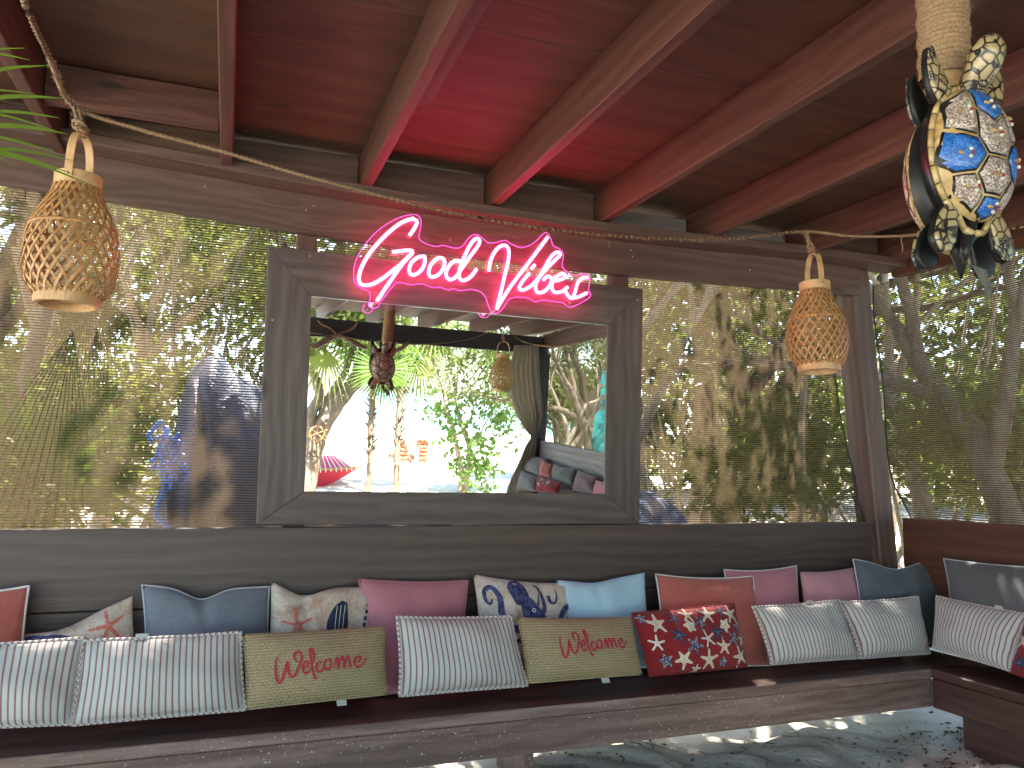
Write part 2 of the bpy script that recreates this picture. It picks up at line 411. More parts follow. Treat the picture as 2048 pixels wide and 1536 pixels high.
# ================================================================== benches
SZ = .283
bench = empty('wooden_bench', (1.0, 2.5, 0), 'long dark-stained wooden bench along the back wall under the mirror, lined with cushions', 'bench')
fy = 2.38
board('seat_plank', (-2.3, (fy+2.84)/2, SZ-.019), (2.96, (fy+2.84)/2, SZ-.019), .034, 2.84-fy-.004, W_SEAT, bench, bev=.005)
board('seat_edge', (-2.3, fy-.001, SZ-.0185), (2.664, fy-.001, SZ-.0185), .033, .008, W_APRON, bench, bev=.002)  # paler strip: weathered edge, with the light falling on it put into the colour
zb = atY(1400, 1469, fy).z
board('front_plank', (-2.3, fy+.019, (SZ-.0375+zb)/2), (2.664, fy+.019, (SZ-.0375+zb)/2), SZ-.0375-zb, .034, W_APRON, bench, bev=.004)
zg = atY(287, 1219, YB).z; zt = atY(900, 1052, YB).z
board('backrest_plank', (-2.35, YB+.019, (zt+zg)/2+.001), (atY(1744,1050,YB).x, YB+.019, (zt+zg)/2+.001), zt-zg-.001, .036, W_BACK, bench, bev=.003)
board('backrest_plank', (-2.35, YB+.019, (zg+SZ)/2), (2.83, YB+.019, (zg+SZ)/2), zg-SZ-.001, .036, W_BACK, bench, bev=.003)
xl = atY(1070, 1506, fy).x
for x in (xl, xl-1.75):
    board('leg', (x, fy+.040, -.06), (x, fy+.040+.0, SZ-.04), .0, .0, W_APRON, bench, up=(0,1,0)) if False else None
    board('leg', (x, fy+.055+.13, -.06), (x, fy+.055+.13, zb+.09), .26, .038, W_APRON, bench, up=(0,1,0))
side = empty('wooden_bench', (2.9, 1.8, 0), 'shorter dark wooden bench running forward along the right wall from the corner', 'bench')
yend = -1.30
sx0 = atY(1858, 1338, fy).x
board('seat_plank', ((sx0+3.03)/2, fy-.002, SZ-.017), ((sx0+.055+3.07)/2, yend, SZ-.017), .034, 3.03-sx0, W_SEAT, side, bev=.005)
board('front_plank', (sx0+.02, fy-.004, (SZ-.036+zb)/2), (sx0+.07, yend, (SZ-.036+zb)/2), SZ-.036-zb, .034, W_SEAT, side, bev=.004)
rt0, rt1 = atP(1796,1034,AW,nW), atP(2048,1047,AW,nW)
board('backrest_plank', onW(.02, (rt0.z+SZ)/2, .02), onW(1.6, (rt0.z+SZ)/2+.01, .02), rt0.z-SZ-.004, .036, W_RED, side, bev=.003)
board('backrest_plank', onW(1.61, (rt0.z+SZ)/2+.012, .02), onW(4.15, (.90+SZ)/2, .02), .90-SZ, .036, W_GREY, side, bev=.003, label='greyed backrest plank with strong grain')
for yy in (2.15, 1.78, .6, -.9):
    board('leg', (sx0+.075, yy-.14, (zb+.06-.06)/2), (sx0+.075, yy+.14, (zb+.06-.06)/2), zb+.12, .038, W_SEAT, side)

# ================================================================== mirror
def plane_pt(px, py): v = ray(px, py); return CAM + v*((M0-CAM).dot(MN)/v.dot(MN))
TL, TR, BR, BL = [plane_pt(*q) for q in ((537,492),(1286,578),(1279,1048),(513,1049))]
iTL, iTR, iBR, iBL = [plane_pt(*q) for q in ((623,592),(1216,650),(1209,988),(609,983))]
mir = empty('wall_mirror', ((BL+BR)/2), 'large landscape mirror in a wide mitred dark wood frame leaning on the backrest', 'mirror')
def frame_piece(a, b, c, d, thick=.03):       # outer a->b, inner c (at b) ,d (at a); own local frame with x along the grain
    X = (b-a).normalized(); Y = -MN; Z = X.cross(Y).normalized(); 
    R = Matrix(((X.x,Y.x,Z.x,a.x),(X.y,Y.y,Z.y,a.y),(X.z,Y.z,Z.z,a.z),(0,0,0,1))); Ri = R.inverted()
    q = [Ri @ p for p in (a, b, c, d)]
    bm = bmesh.new()
    f = [bm.verts.new((p.x, p.y, p.z)) for p in q]; g = [bm.verts.new((p.x, p.y+thick, p.z)) for p in q]
    bm.faces.new(f); bm.faces.new(g[::-1])
    for i in range(4): bm.faces.new((f[i], g[i], g[(i+1) % 4], f[(i+1) % 4]))
    bmesh.ops.recalc_face_normals(bm, faces=bm.faces)
    bmesh.ops.bevel(bm, geom=list(bm.edges), offset=.0018, segments=1, affect='EDGES')
    me = bpy.data.meshes.new('frame_board'); bm.to_mesh(me); bm.free(); me.materials.append(W_FRAME)
    o = bpy.data.objects.new('frame_board', me); col.objects.link(o)
    l, qq, s = R.decompose(); o.location = l; o.rotation_euler = qq.to_euler(); adopt(o, mir); return o
for a, b, c, d in ((TL,TR,iTR,iTL),(TR,BR,iBR,iTR),(BR,BL,iBL,iBR),(BL,TL,iTL,iBL)): frame_piece(a, b, c, d)
t = NT('mirror_silver'); MIRR = t.done(t.n('BsdfGlossy', i_Color=(.86,.90,.90,1), i_Roughness=0.0).outputs[0])
g = [p - MN*.006 for p in (iTL, iTR, iBR, iBL)]
cc = sum(g, Vector())/4
mk('glass', [cc+(p-cc)*1.01 for p in g], [(0,3,2,1)], MIRR, mir)
mb = MB(); mb.tube([iTL-MN*.004, iTR-MN*.004], .0022, 6); mb.build('glass_edge', (lambda t: t.done(t.principled((.8,.85,.85), .15, Metallic=.6)))(NT('glass_edge')), mir)
for q in ((620,512),(545,640),(1275,600)): screw_head(plane_pt(*q)+MN*.001, MN, mir, METAL, .004)

# ================================================================== woven shade screens
def screen_mat():
    t = NT('woven_shade_cloth')
    uv = t.n('TexCoord').outputs['UV']; s = t.n('SeparateXYZ', i_Vector=uv)
    wob = t.math('MULTIPLY', t.noise(t.n('Mapping', i_Vector=uv, i_Scale=(3, 3, 1)).outputs[0], 1.0, 3), .012)
    v = t.math('ADD', s.outputs[1], wob); u = s.outputs[0]
    yarn = t.math('MULTIPLY_ADD', t.math('SINE', t.math('MULTIPLY', v, 2*math.pi/.0092)), .5, .5)
    warp = t.math('MULTIPLY_ADD', t.math('SINE', t.math('MULTIPLY', u, 2*math.pi/.0055)), .5, .5)
    n1 = t.noise(t.n('Mapping', i_Vector=uv, i_Scale=(60, 240, 1)).outputs[0], 1.0, 2)
    # a hole where the yarn is thin
    hole = t.ramp(t.math('ADD', t.math('MULTIPLY', yarn, .66), t.math('ADD', t.math('MULTIPLY', warp, .12), t.math('MULTIPLY', n1, .5))), [(.44, (0,0,0)), (.80, (1,1,1))])
    hole = t.math('MULTIPLY', hole, .66)
    c = t.ramp(n1, [(.3, (.088,.062,.036)), (.7, (.155,.114,.070))])
    dark = t.ramp(yarn, [(.0, (.25,)*3), (.35, (1,1,1))])
    c = t.mix(1.0, c, dark, blend='MULTIPLY')
    d = t.n('BsdfDiffuse', i_Color=c).outputs[0]; tr = t.n('BsdfTranslucent', i_Color=c).outputs[0]
    cloth = t.n('MixShader', i_0=.5, i_1=d, i_2=tr).outputs[0]
    sh = t.n('MixShader', i_0=hole, i_1=cloth, i_2=t.n('BsdfTransparent').outputs[0]).outputs[0]
    return t.done(sh)
CLOTH = screen_mat()
def cloth_sheet(name, P, nu, nv, mat, label, cat):     # P(s,t) -> point ; uv in metres
    vs, uv = [], []
    for j in range(nv+1):
        for i in range(nu+1):
            p = P(i/nu, j/nv); vs.append(p); uv.append((p.x if abs(P(1,0).x-P(0,0).x) > .5 else p.y, p.z))
    n = nu+1
    fs = [(j*n+i, j*n+i+1, (j+1)*n+i+1, (j+1)*n+i) for j in range(nv) for i in range(nu)]
    o = mk(name, vs, fs, mat, smooth=True, uvs=uv); return tag(o, label, cat)
YS = YB+.10
edge = [(atY(px, py, YS).z, atY(px, py, YS).x) for px, py in ((1725,1060),(1712,1000),(1703,945),(1682,851),(1668,750),(1664,640),(1672,560),(1680,500))]
def Pback(s, t_):
    z = .62+1.45*t_; xe = lerp_table(z, edge); x = -2.45+(xe+2.45)*s
    y = YS + .012*math.sin(x*5+z*3)*math.sin(z*2.1) + .006*math.sin(x*17+z*9)*(1-t_) + .004*math.sin(z*31+x*6)*max(0, s-.85)*6
    return Vector((x, y, z))
cloth_sheet('shade_screen', Pback, 150, 36, CLOTH, 'brown woven shade screen stretched across the back opening behind the mirror', 'shade screen')
se = [(1746,572),(1760,699),(1773,804),(1789,964),(1822,1035),(1832,1060)]
AW2 = AW + nW*.07
sed = sorted([(atP(px, py, AW2, nW).z, (atP(px, py, AW2, nW)-AW2).dot(dW)) for px, py in se])
def Pside(s, t_):
    z = .70+1.30*t_; s0 = lerp_table(z, sed); ss = s0+(4.12-s0)*s
    p = AW2 + dW*ss; off = .014*math.sin(ss*6+z*4)+.008*math.sin(ss*15-z*7)*(1-s)+.02*math.sin(z*9)*max(0, .12-s)*4
    return Vector((p.x, p.y, z)) + nW*off
cloth_sheet('shade_screen', Pside, 130, 36, CLOTH, 'brown woven shade screen on the right side opening, rippled beside the corner post', 'shade screen')
# black cords in the hems next to the post
t = NT('black_cord'); BLACK = t.done(t.principled((.012,.012,.012), .6))
mb = MB(); mb.tube([Pback(1, k/14)+Vector((0,-.004,0)) for k in range(15)], .004, 6); tag(mb.build('hem_cord', BLACK, None, True), 'thin black cord along the loose right edge of the back screen', 'cord')
mb = MB(); mb.tube([Pside(0, k/14)-nW*.006 for k in range(15)], .004, 6); tag(mb.build('hem_cord', BLACK, None, True), 'thin black cord along the post-side edge of the right screen', 'cord')
# ================================================================== fabrics
def fabric(name, c1, c2, weave=(900, 900), rough=.9, slub=1.0, extra=None):
    t = NT(name); uv = t.n('TexCoord').outputs['UV']
    r = t.n('ObjectInfo').outputs['Random']
    a = t.noise(t.n('Mapping', i_Vector=uv, i_Scale=(18, 420, 1)).outputs[0], 1.0, 3, .6)
    b = t.noise(t.n('Mapping', i_Vector=uv, i_Scale=(420, 18, 1)).outputs[0], 1.0, 3, .6)
    f = t.math('MULTIPLY_ADD', t.math('ADD', a, b), 1.6*slub, -1.1*slub)
    c = t.mix(f, c1, c2)
    fade = t.noise(t.n('Mapping', i_Vector=uv, i_Scale=(5, 5, 1)).outputs[0], 1.0, 3)
    c = t.mix(t.math('MULTIPLY', fade, .35), c, tuple(min(1, x*1.25+.02) for x in c2))
    wr = t.noise(t.n('Mapping', i_Vector=uv, i_Scale=(9, 6, 1)).outputs[0], 1.0, 3, .5, .8)
    h = t.math('ADD', t.math('MULTIPLY', t.math('ADD', a, b), .12), wr)
    return t.done(t.principled(c, rough, t.bump(h, .55, .010), Specular_IOR_Level=.2, Sheen_Weight=.15))
F_SLATE = fabric('linen_slate', (.095,.112,.135), (.165,.19,.22))
F_CHAR = fabric('linen_charcoal_blue', (.062,.074,.085), (.105,.122,.137))
F_GREY  = fabric('linen_grey', (.065,.066,.070), (.105,.106,.11))
F_ROSE  = fabric('linen_rose', (.36,.13,.155), (.46,.20,.225), slub=.6)
F_PINK  = fabric('linen_pink', (.40,.17,.19), (.50,.25,.27), slub=.6)
F_SALM  = fabric('linen_brick', (.30,.07,.05), (.42,.13,.10))
F_AQUA  = fabric('linen_pale_blue', (.33,.52,.60), (.44,.62,.70), slub=.5)
F_MAUVE = fabric('linen_mauve', (.15,.095,.095), (.21,.14,.14), slub=.6)
F_OLIVE = fabric('linen_greygreen', (.10,.115,.10), (.16,.175,.155), slub=.6)
def ticking(k=1.0, nm='ticking_stripe'):
    t = NT(nm); uv = t.n('TexCoord').outputs['UV']; s = t.n('SeparateXYZ', i_Vector=uv)
    ph = t.math('FRACT', t.math('MULTIPLY', s.outputs[0], 1/.0172))
    red = t.math('LESS_THAN', t.math('ABSOLUTE', t.math('SUBTRACT', ph, .5)), .125)
    red2 = t.math('LESS_THAN', t.math('ABSOLUTE', t.math('SUBTRACT', ph, .30)), .025)
    blu = t.math('LESS_THAN', t.math('ABSOLUTE', t.math('SUBTRACT', ph, .0)), .13)
    blu = t.math('MAXIMUM', blu, t.math('GREATER_THAN', ph, .87))
    n = t.noise(t.n('Mapping', i_Vector=uv, i_Scale=(500, 500, 1)).outputs[0], 1.0, 2)
    base = t.mix(n, (.42*k,.41*k,.36*k), (.53*k,.51*k,.46*k))
    c = t.mix(t.math('MULTIPLY', blu, .45), base, (.34*k,.54*k,.60*k))
    c = t.mix(t.math('MULTIPLY', red2, .35), c, (.42,.22,.20))
    c = t.mix(t.math('MULTIPLY', red, .88), c, (.20,.075,.072))
    wr = t.noise(t.n('Mapping', i_Vector=uv, i_Scale=(9, 7, 1)).outputs[0], 1.0, 3, .5, 1.)
    return t.done(t.principled(c, .85, t.bump(wr, .5, .012), Specular_IOR_Level=.2))
F_TICK = ticking(); F_TICK_SHADED = ticking(.42, 'shaded_ticking_stripe')  # darker ticking copy: shade on the mirror-side cushions put into its colour
def twist_cord():
    t = NT('twisted_cord_trim'); uv = t.n('TexCoord').outputs['UV']; s = t.n('SeparateXYZ', i_Vector=uv)
    ph = t.math('FRACT', t.math('ADD', t.math('MULTIPLY', s.outputs[1], 62.), s.outputs[0]))
    c = t.mix(t.math('LESS_THAN', ph, .36), (.62,.61,.55), (.33,.19,.18))
    h = t.math('SINE', t.math('MULTIPLY', ph, 6.283))
    return t.done(t.principled(c, .85, t.bump(h, .6, .003)))
F_CORD = twist_cord()
def straw():
    t = NT('woven_straw'); uv = t.n('TexCoord').outputs['UV']; s = t.n('SeparateXYZ', i_Vector=uv)
    row = t.math('MULTIPLY', s.outputs[1], 1/.0085)
    off = t.math('MULTIPLY', t.math('FLOOR', row), .5)
    a = t.math('MULTIPLY_ADD', t.math('SINE', t.math('MULTIPLY', t.math('ADD', t.math('MULTIPLY', s.outputs[0], 1/.0075), off), 6.283)), .5, .5)
    b = t.math('MULTIPLY_ADD', t.math('SINE', t.math('MULTIPLY', row, 6.283)), .5, .5)
    n = t.noise(t.n('Mapping', i_Vector=uv, i_Scale=(160, 220, 1)).outputs[0], 1.0, 3, .7)
    h = t.math('ADD', t.math('MULTIPLY', a, b), t.math('MULTIPLY', n, .8))
    c = t.ramp(h, [(.2, (.13,.10,.05)), (.55, (.36,.28,.145)), (1.0, (.54,.45,.27))])
    return t.done(t.principled(c, .8, t.bump(h, .9, .004), Specular_IOR_Level=.25))
F_STRAW = straw()
F_RED = fabric('cotton_red', (.17,.009,.010), (.23,.017,.017), slub=.4)
def antique():
    t = NT('printed_cream_map'); uv = t.n('TexCoord').outputs['UV']
    r = t.coords('UV', (7, 7, 1)); n = t.noise(r, 1.0, 6, .7, .8); n2 = t.noise(r, 3.2, 5, .75)
    c = t.ramp(n, [(.32, (.36,.20,.12)), (.45, (.52,.44,.34)), (.60, (.60,.57,.50)), (.8, (.42,.47,.46))])
    line = t.math('LESS_THAN', t.math('ABSOLUTE', t.math('SUBTRACT', n2, .5)), .012)
    c = t.mix(t.math('MULTIPLY', line, .5), c, (.20,.14,.10))
    wr = t.noise(t.n('Mapping', i_Vector=uv, i_Scale=(9, 7, 1)).outputs[0], 1.0, 3, .5, 1.)
    return t.done(t.principled(c, .85, t.bump(wr, .5, .010), Specular_IOR_Level=.2))
F_MAP = antique()
def flat(name, c, c2=None, sc_=300, rough=.85, thr=None):
    t = NT(name); uv = t.coords('Object', (1,1,1), False)
    if c2:
        n = t.noise(uv, sc_, 3, .7); c = t.ramp(n, [(.42, c), (.6, c2)]) if thr is None else t.ramp(n, [(thr, c), (thr+.04, c2)])
    return t.done(t.principled(c, rough, Specular_IOR_Level=.25))
I_NAVY = flat('print_navy', (.014,.026,.055), (.03,.05,.09), 90)
I_INDIGO = flat('print_indigo', (.028,.032,.09), (.085,.10,.22), 60)
I_CREAM = flat('print_cream', (.66,.60,.48), (.52,.44,.33), 60)
I_WHITE = flat('print_white', (.72,.70,.64))
I_CORAL = flat('print_coral', (.48,.13,.09), (.60,.24,.17), 80)
I_DOTS = flat('print_navy_dotted', (.03,.05,.10), (.60,.60,.56), 260, thr=.54)
I_WRED = flat('embroidery_red', (.34,.02,.035), (.42,.04,.06), 200)
I_TAN = flat('print_tan', (.42,.31,.19)); I_LBLUE = flat('print_light_blue', (.16,.22,.29))
LABELW = flat('care_label_white', (.42,.42,.40))
PIPE_W = flat('piping_white', (.62,.62,.58))
PIPE_S = flat('piping_slate', (.40,.43,.45))

class Pillow:
    """a stuffed cushion: a quad of four real corner points, puffed along its normal"""
    def __init__(s, name, q, thick, mat, label, group, dip=None, dipu=.5, dipw=.22, sag=.035, seed=0, piping=None, pr=.004, back=None, wr=1.0):
        s.q = [Vector(p) for p in q]; TL, TR, BR, BL = s.q
        s.W = ((TR-TL).length+(BR-BL).length)/2; s.Hh = ((TL-BL).length+(TR-BR).length)/2
        s.n = ((BR-BL).cross(TL-BL)).normalized()      # towards the room
        if s.n.dot(CAM-(BL+TR)/2) < 0: s.n = -s.n
        s.th = thick; s.sag = sag; s.dip = dip or 0; s.dipu = dipu; s.dipw = dipw; s.seed = seed; s.wr = wr
        base = (BL+BR)/2
        s.root = empty(name, base, label, 'cushion', group)
        nu, nv = 30, 22; vs, uv = [], []
        for side in (1, -1):
            for j in range(nv+1):
                for i in range(nu+1):
                    u, v = i/nu, j/nv; vs.append(s.P(u, v, side)); uv.append((u*s.W, v*s.Hh))
        m = (nu+1)*(nv+1); n1 = nu+1; fs = []
        for j in range(nv):
            for i in range(nu):
                a = j*n1+i; fs.append((a, a+1, a+n1+1, a+n1)); fs.append((m+a, m+a+n1, m+a+n1+1, m+a+1))
        for i in range(nu):
            fs.append((i, m+i, m+i+1, i+1)); a = nv*n1+i; fs.append((a, a+1, m+a+1, m+a))
        for j in range(nv):
            a = j*n1; fs.append((a, a+n1, m+a+n1, m+a)); a = j*n1+nu; fs.append((a, m+a, m+a+n1, a+n1))
        mk('cover', vs, fs, mat, s.root, True, uvs=uv)
        if piping:
            pts = [s.P(i/nu, 0, 0) for i in range(nu+1)]+[s.P(1, j/nv, 0) for j in range(1, nv+1)]+[s.P(1-i/nu, 1, 0) for i in range(1, nu+1)]+[s.P(0, 1-j/nv, 0) for j in range(1, nv+1)]
            mb = MB(); mb.tube(pts, pr, 8, False); mb.build('piping', piping, s.root, True, uv=True)
    def P(s, u, v, side=1, lift=0.0):
        TL, TR, BR, BL = s.q
        # pull the edges in between the corners
        a, b = 2*u-1, 2*v-1
        u2 = .5+.5*a*(1-s.sag*1.2*(1-b*b)); v2 = .5+.5*b*(1-s.sag*1.5*(1-a*a)) if v > .5 else .5+.5*b*(1-s.sag*.4*(1-a*a))
        p = (BL*(1-u2)+BR*u2)*(1-v2) + (TL*(1-u2)+TR*u2)*v2
        up = (TL+TR-BL-BR).normalized()
        if s.dip:
            w = math.exp(-((u-s.dipu)/s.dipw)**2); p = p - up*(s.dip*w*max(0, (v-.25)/.75)**1.5)
        e = max(0, (1-a**2)*(1-b**2))
        hh = s.th*.5*(1.12*e**.5 if e > 0 else 0)*(1-.22*b)*(1 if side > 0 else .75)
        # edge puckers and creases
        sd = s.seed*1.7
        ed = min(u, 1-u, v, 1-v)
        if e > 0:
            pk = math.sin((u*s.W)*95+sd)*math.sin(v*7+sd) if min(v, 1-v) < min(u, 1-u) else math.sin(v*s.Hh*95+sd)
            hh += .0030*s.wr*pk*math.exp(-ed*14)*min(1, e*20)
            hh += .0060*s.wr*math.sin(9*u+5*v+sd)*math.sin(6*v-4*u+sd*2)*min(1, e*2)
            if s.dip: hh += -.012*math.exp(-((u-s.dipu-.12*(1-v))/.05)**2)*v*v*min(1, e*3)
        return p + s.n*((hh)*side + lift)
    def ribbon(s, pts, w, mat, name='print', k=5, lift=.0016, closed=False, build=True, mb=None):
        """stroke in (u, v) with widths in metres"""
        n = len(pts); ws = w if isinstance(w, (list, tuple)) else [w]*n
        P3 = spline([Vector((p[0], p[1], ws[i])) for i, p in enumerate(pts)], k, closed)
        own = mb is None; mb = mb or MB(); vs = []; m = len(P3)
        for i in range(m):
            a, b = P3[max(i-1, 0)], P3[min(i+1, m-1)]
            d = Vector(((b.x-a.x)*s.W, (b.y-a.y)*s.Hh)); d = d.normalized() if d.length else Vector((1, 0))
            o = Vector((-d.y/s.W, d.x/s.Hh))*max(.0004, P3[i].z)/2
            for kk in (-1, -.33, .33, 1): vs.append(s.P(P3[i].x+o.x*kk, P3[i].y+o.y*kk, 1, lift))
        mb.add(vs, [(i*4+k_, i*4+k_+1, i*4+5+k_, i*4+4+k_) for i in range(m-1) for k_ in range(3)])
        if own: return mb.build(name, mat, s.root, True)
    def disc(s, c, pts, mat, name='print', lift=.0016, rings=3, mb=None):
        """star-shaped area about c; pts list of (du, dv) in metres"""
        own = mb is None; mb = mb or MB(); n = len(pts); vs = [s.P(*c, 1, lift)]; fs = []
        cl = lambda x: min(.995, max(.005, x))
        for r in range(1, rings+1):
            for p in pts: vs.append(s.P(cl(c[0]+p[0]/s.W*r/rings), cl(c[1]+p[1]/s.Hh*r/rings), 1, lift))
        for i in range(n): fs.append((0, 1+i, 1+(i+1) % n))
        for r in range(rings-1):
            for i in range(n):
                a = 1+r*n; fs.append((a+i, a+n+i, a+n+(i+1) % n, a+(i+1) % n))
        mb.add(vs, fs)
        if own: return mb.build(name, mat, s.root, True)
    def label(s, u, v=0.0, w=.03, h=.016, up=False):
        p = s.P(u, v, 0); q = s.P(u+w/s.W, v, 0); d = (s.q[3]-s.q[0]).normalized()*(-1 if up else 1)
        o = s.n*.004
        mk('care_label', [p+o, q+o, q+d*h+s.n*.010, p+d*h+s.n*.010, p+o*.7, q+o*.7, q+d*h+s.n*.009, p+d*h+s.n*.009], [(0,1,2,3),(7,6,5,4),(0,4,5,1),(1,5,6,2),(2,6,7,3),(3,7,4,0)], LABELW, s.root)
def starpts(r, k=.42, n=5, rot=0, soft=.12, sub=3):
    out = []
    for i in range(n):
        a0 = rot+2*math.pi*i/n
        rr = r*(1+rnd.uniform(-.1, .1))
        out += [(rr*math.cos(a0-soft), rr*math.sin(a0-soft)), (rr*1.05*math.cos(a0), rr*1.05*math.sin(a0)), (rr*math.cos(a0+soft), rr*math.sin(a0+soft))]
        a1 = a0+math.pi/n
        out += [(r*k*1.25*math.cos(a1-.25), r*k*1.25*math.sin(a1-.25)), (r*k*math.cos(a1), r*k*math.sin(a1)), (r*k*1.25*math.cos(a1+.25), r*k*1.25*math.sin(a1+.25))]
    return out
G = 'cushions on the benches'
SZF = SZ+.006
def front_q(px, top_dy=.045, zb=.012):         # bottom corners rest on the seat, top leans back
    tl, tr, br, bl = px
    a = atZ(*bl, SZF+zb); b = atZ(*br, SZF+zb)
    y = lambda p: min(max(p.y, 2.40), 2.485)
    ya, yb = y(a), y(b)
    return [atY(*tl, ya+top_dy), atY(*tr, yb+top_dy), atY(*br, yb), atY(*bl, ya)]
def back_q(px, yb=2.655, yt=2.745):
    tl, tr, br, bl = px
    return [atY(*tl, yt), atY(*tr, yt), atY(*br, yb), atY(*bl, yb)]
# --- back row, left to right
Pillow('cushion', back_q(((-150,1190),(58,1172),(40,1385),(-150,1400))), .10, F_SALM, 'brick-red linen cushion with white piping cut off by the left edge, back row', G, piping=PIPE_W, seed=1, sag=.04)
p = Pillow('cushion', back_q(((20,1268),(265,1192),(282,1370),(15,1392))), .10, F_MAP, 'slumped cream cushion printed with a blue crab and a coral starfish, far left back row', G, dip=.028, dipu=.40, dipw=.3, seed=2, wr=2.2)
p.disc((.80,.66), [(x*.9, y*1.05) for x, y in starpts(.056, .22, 5, .5, .07)], I_CORAL)
for pts_, w__ in (([(.10,.62),(.22,.72),(.36,.74),(.46,.66),(.50,.55)], [.012,.03,.034,.026,.012]), ([(.06,.84),(.16,.86),(.26,.80),(.32,.70)], [.01,.02,.022,.014]), ([(.40,.60),(.54,.62),(.66,.52)], [.014,.02,.01]), ([(.05,.5),(.2,.56),(.4,.5),(.6,.52)], [.03,.05,.05,.02])):
    p.ribbon(pts_, w__, I_INDIGO, 'crab_print')
p.ribbon([(.12,.66),(.3,.75),(.44,.68)], [.004,.006,.004], I_WHITE); p.ribbon([(.10,.56),(.3,.60),(.5,.53)], [.004,.008,.004], I_WHITE)
Pillow('cushion', back_q(((284,1170),(539,1173),(541,1385),(289,1392))), .12, F_SLATE, 'slate-blue linen cushion with a chopped top between the starfish-print cushions', G, dip=.035, dipu=.45, dipw=.16, seed=3, piping=PIPE_S, pr=.0028)
p = Pillow('cushion', back_q(((542,1160),(750,1174),(744,1350),(528,1382))), .11, F_MAP, 'cream cushion printed with a coral starfish and a blue scallop shell, beside the slate-blue cushion', G, dip=.036, dipu=.30, dipw=.22, seed=4, wr=2.0)
p.disc((.25,.60), starpts(.058, .2, 5, 1.75, .07), I_CORAL)
mb = MB(); p.ribbon([(.62,.35),(.63,.55),(.66,.72),(.70,.82)], [.05,.075,.055,.02], None, mb=mb); mb.build('print', I_NAVY, p.root, True)
for q in (.59,.63,.67): p.ribbon([(q,.36),(q+.02,.6),(q+.035,.78)], [.002,.003,.002], I_CREAM)
mb = MB()
for k in range(6):
    a = -1.75+k*.26
    for r in range(6):
        c = (.955+math.cos(a)*(.05+r*.05), .93+math.sin(a)*(.08+r*.075))
        if .02 < c[0] < .98 and c[1] > .3: p.disc(c, [(.006*math.cos(t_)+.0, .009*math.sin(t_)) for t_ in [j*math.pi/4 for j in range(8)]], None, rings=1, mb=mb)
mb.build('shell_dots', I_NAVY, p.root, True)['kind'] = 'stuff'
Pillow('cushion', back_q(((717,1158),(936,1161),(925,1372),(742,1392)), 2.63), .11, F_ROSE, 'large dusty rose cushion standing between the shell-print and octopus-print cushions', G, seed=5, sag=.03, piping=F_ROSE, pr=.003)
p = Pillow('cushion', back_q(((946,1148),(1150,1166),(1142,1345),(960,1357)), 2.65, 2.74), .11, F_MAP, 'cream cushion printed with a dark blue octopus, next to the pale blue cushion', G, seed=6, sag=.045, wr=1.6)
mb = MB()
th = [(-.045,.012),(-.05,.04),(-.03,.066),(.005,.072),(.035,.05),(.05,.015),(.048,-.02),(.02,-.038),(-.02,-.032)]
p.disc((.39,.80), [(x*.78, y*.95) for x, y in th], None, mb=mb, rings=3)
p.ribbon([(.44,.78),(.52,.60),(.58,.42),(.60,.30)], [.05,.085,.105,.09], None, mb=mb)
def tent(pts, w0=.026): p.ribbon(pts, [w0*(1-.8*i/(len(pts)-1)) for i in range(len(pts))], None, mb=mb)
tent([(.46,.46),(.30,.46),(.21,.60),(.20,.78),(.14,.88),(.07,.84),(.07,.74),(.11,.71),(.13,.76)], .030)
tent([(.62,.50),(.78,.52),(.86,.66),(.93,.72),(.97,.62),(.94,.50),(.90,.53),(.91,.60)], .030)
tent([(.56,.58),(.64,.66),(.64,.80),(.60,.92),(.55,.95)], .022); tent([(.52,.62),(.58,.72),(.60,.86)], .016)
tent([(.70,.84),(.72,.76),(.77,.76),(.79,.84),(.77,.92)], .016); tent([(.60,.40),(.76,.40),(.88,.30)], .028); tent([(.50,.36),(.36,.34),(.24,.24)], .026)
mb.build('print', I_INDIGO, p.root, True)
for c in ((.415,.555),(.53,.66)):
    p.disc(c, [(.0085*math.cos(a), .0085*math.sin(a)) for a in [j*math.pi/5 for j in range(10)]], I_WHITE, lift=.0026, rings=1)
    p.disc(c, [(.0045*math.cos(a), .0045*math.sin(a)) for a in [j*math.pi/5 for j in range(10)]], I_NAVY, lift=.0034, rings=1)
Pillow('cushion', back_q(((1112,1160),(1289,1145),(1310,1335),(1122,1352)), 2.64, 2.74), .10, F_AQUA, 'pale sky-blue cushion right of the octopus cushion', G, seed=7, sag=.04, dip=.012, dipu=.4)
Pillow('cushion', back_q(((1448,1139),(1593,1131),(1612,1300),(1460,1312)), 2.66, 2.745), .10, F_ROSE, 'deep rose cushion with pale piping between the brick-red and pink cushions', G, seed=9, piping=PIPE_W, pr=.0025, sag=.05)
Pillow('cushion', back_q(((1311,1148),(1506,1152),(1541,1331),(1322,1340)), 2.60, 2.70), .11, F_SALM, 'square brick-red cushion with white piping behind the starfish-patterned cushion', G, seed=8, piping=PIPE_W, pr=.0028, sag=.05)
Pillow('cushion', back_q(((1599,1143),(1720,1131),(1736,1290),(1612,1303)), 2.64, 2.73), .10, F_PINK, 'small pink cushion with sun flecks left of the dark slate corner cushion', G, seed=10, sag=.045)
Pillow('cushion', back_q(((1706,1118),(1889,1118),(1880,1285),(1728,1300)), 2.58, 2.70), .11, F_CHAR, 'dark slate cushion propped across the bench corner in front of the post', G, seed=11, dip=.038, dipu=.45, dipw=.24, piping=PIPE_S, pr=.0025)
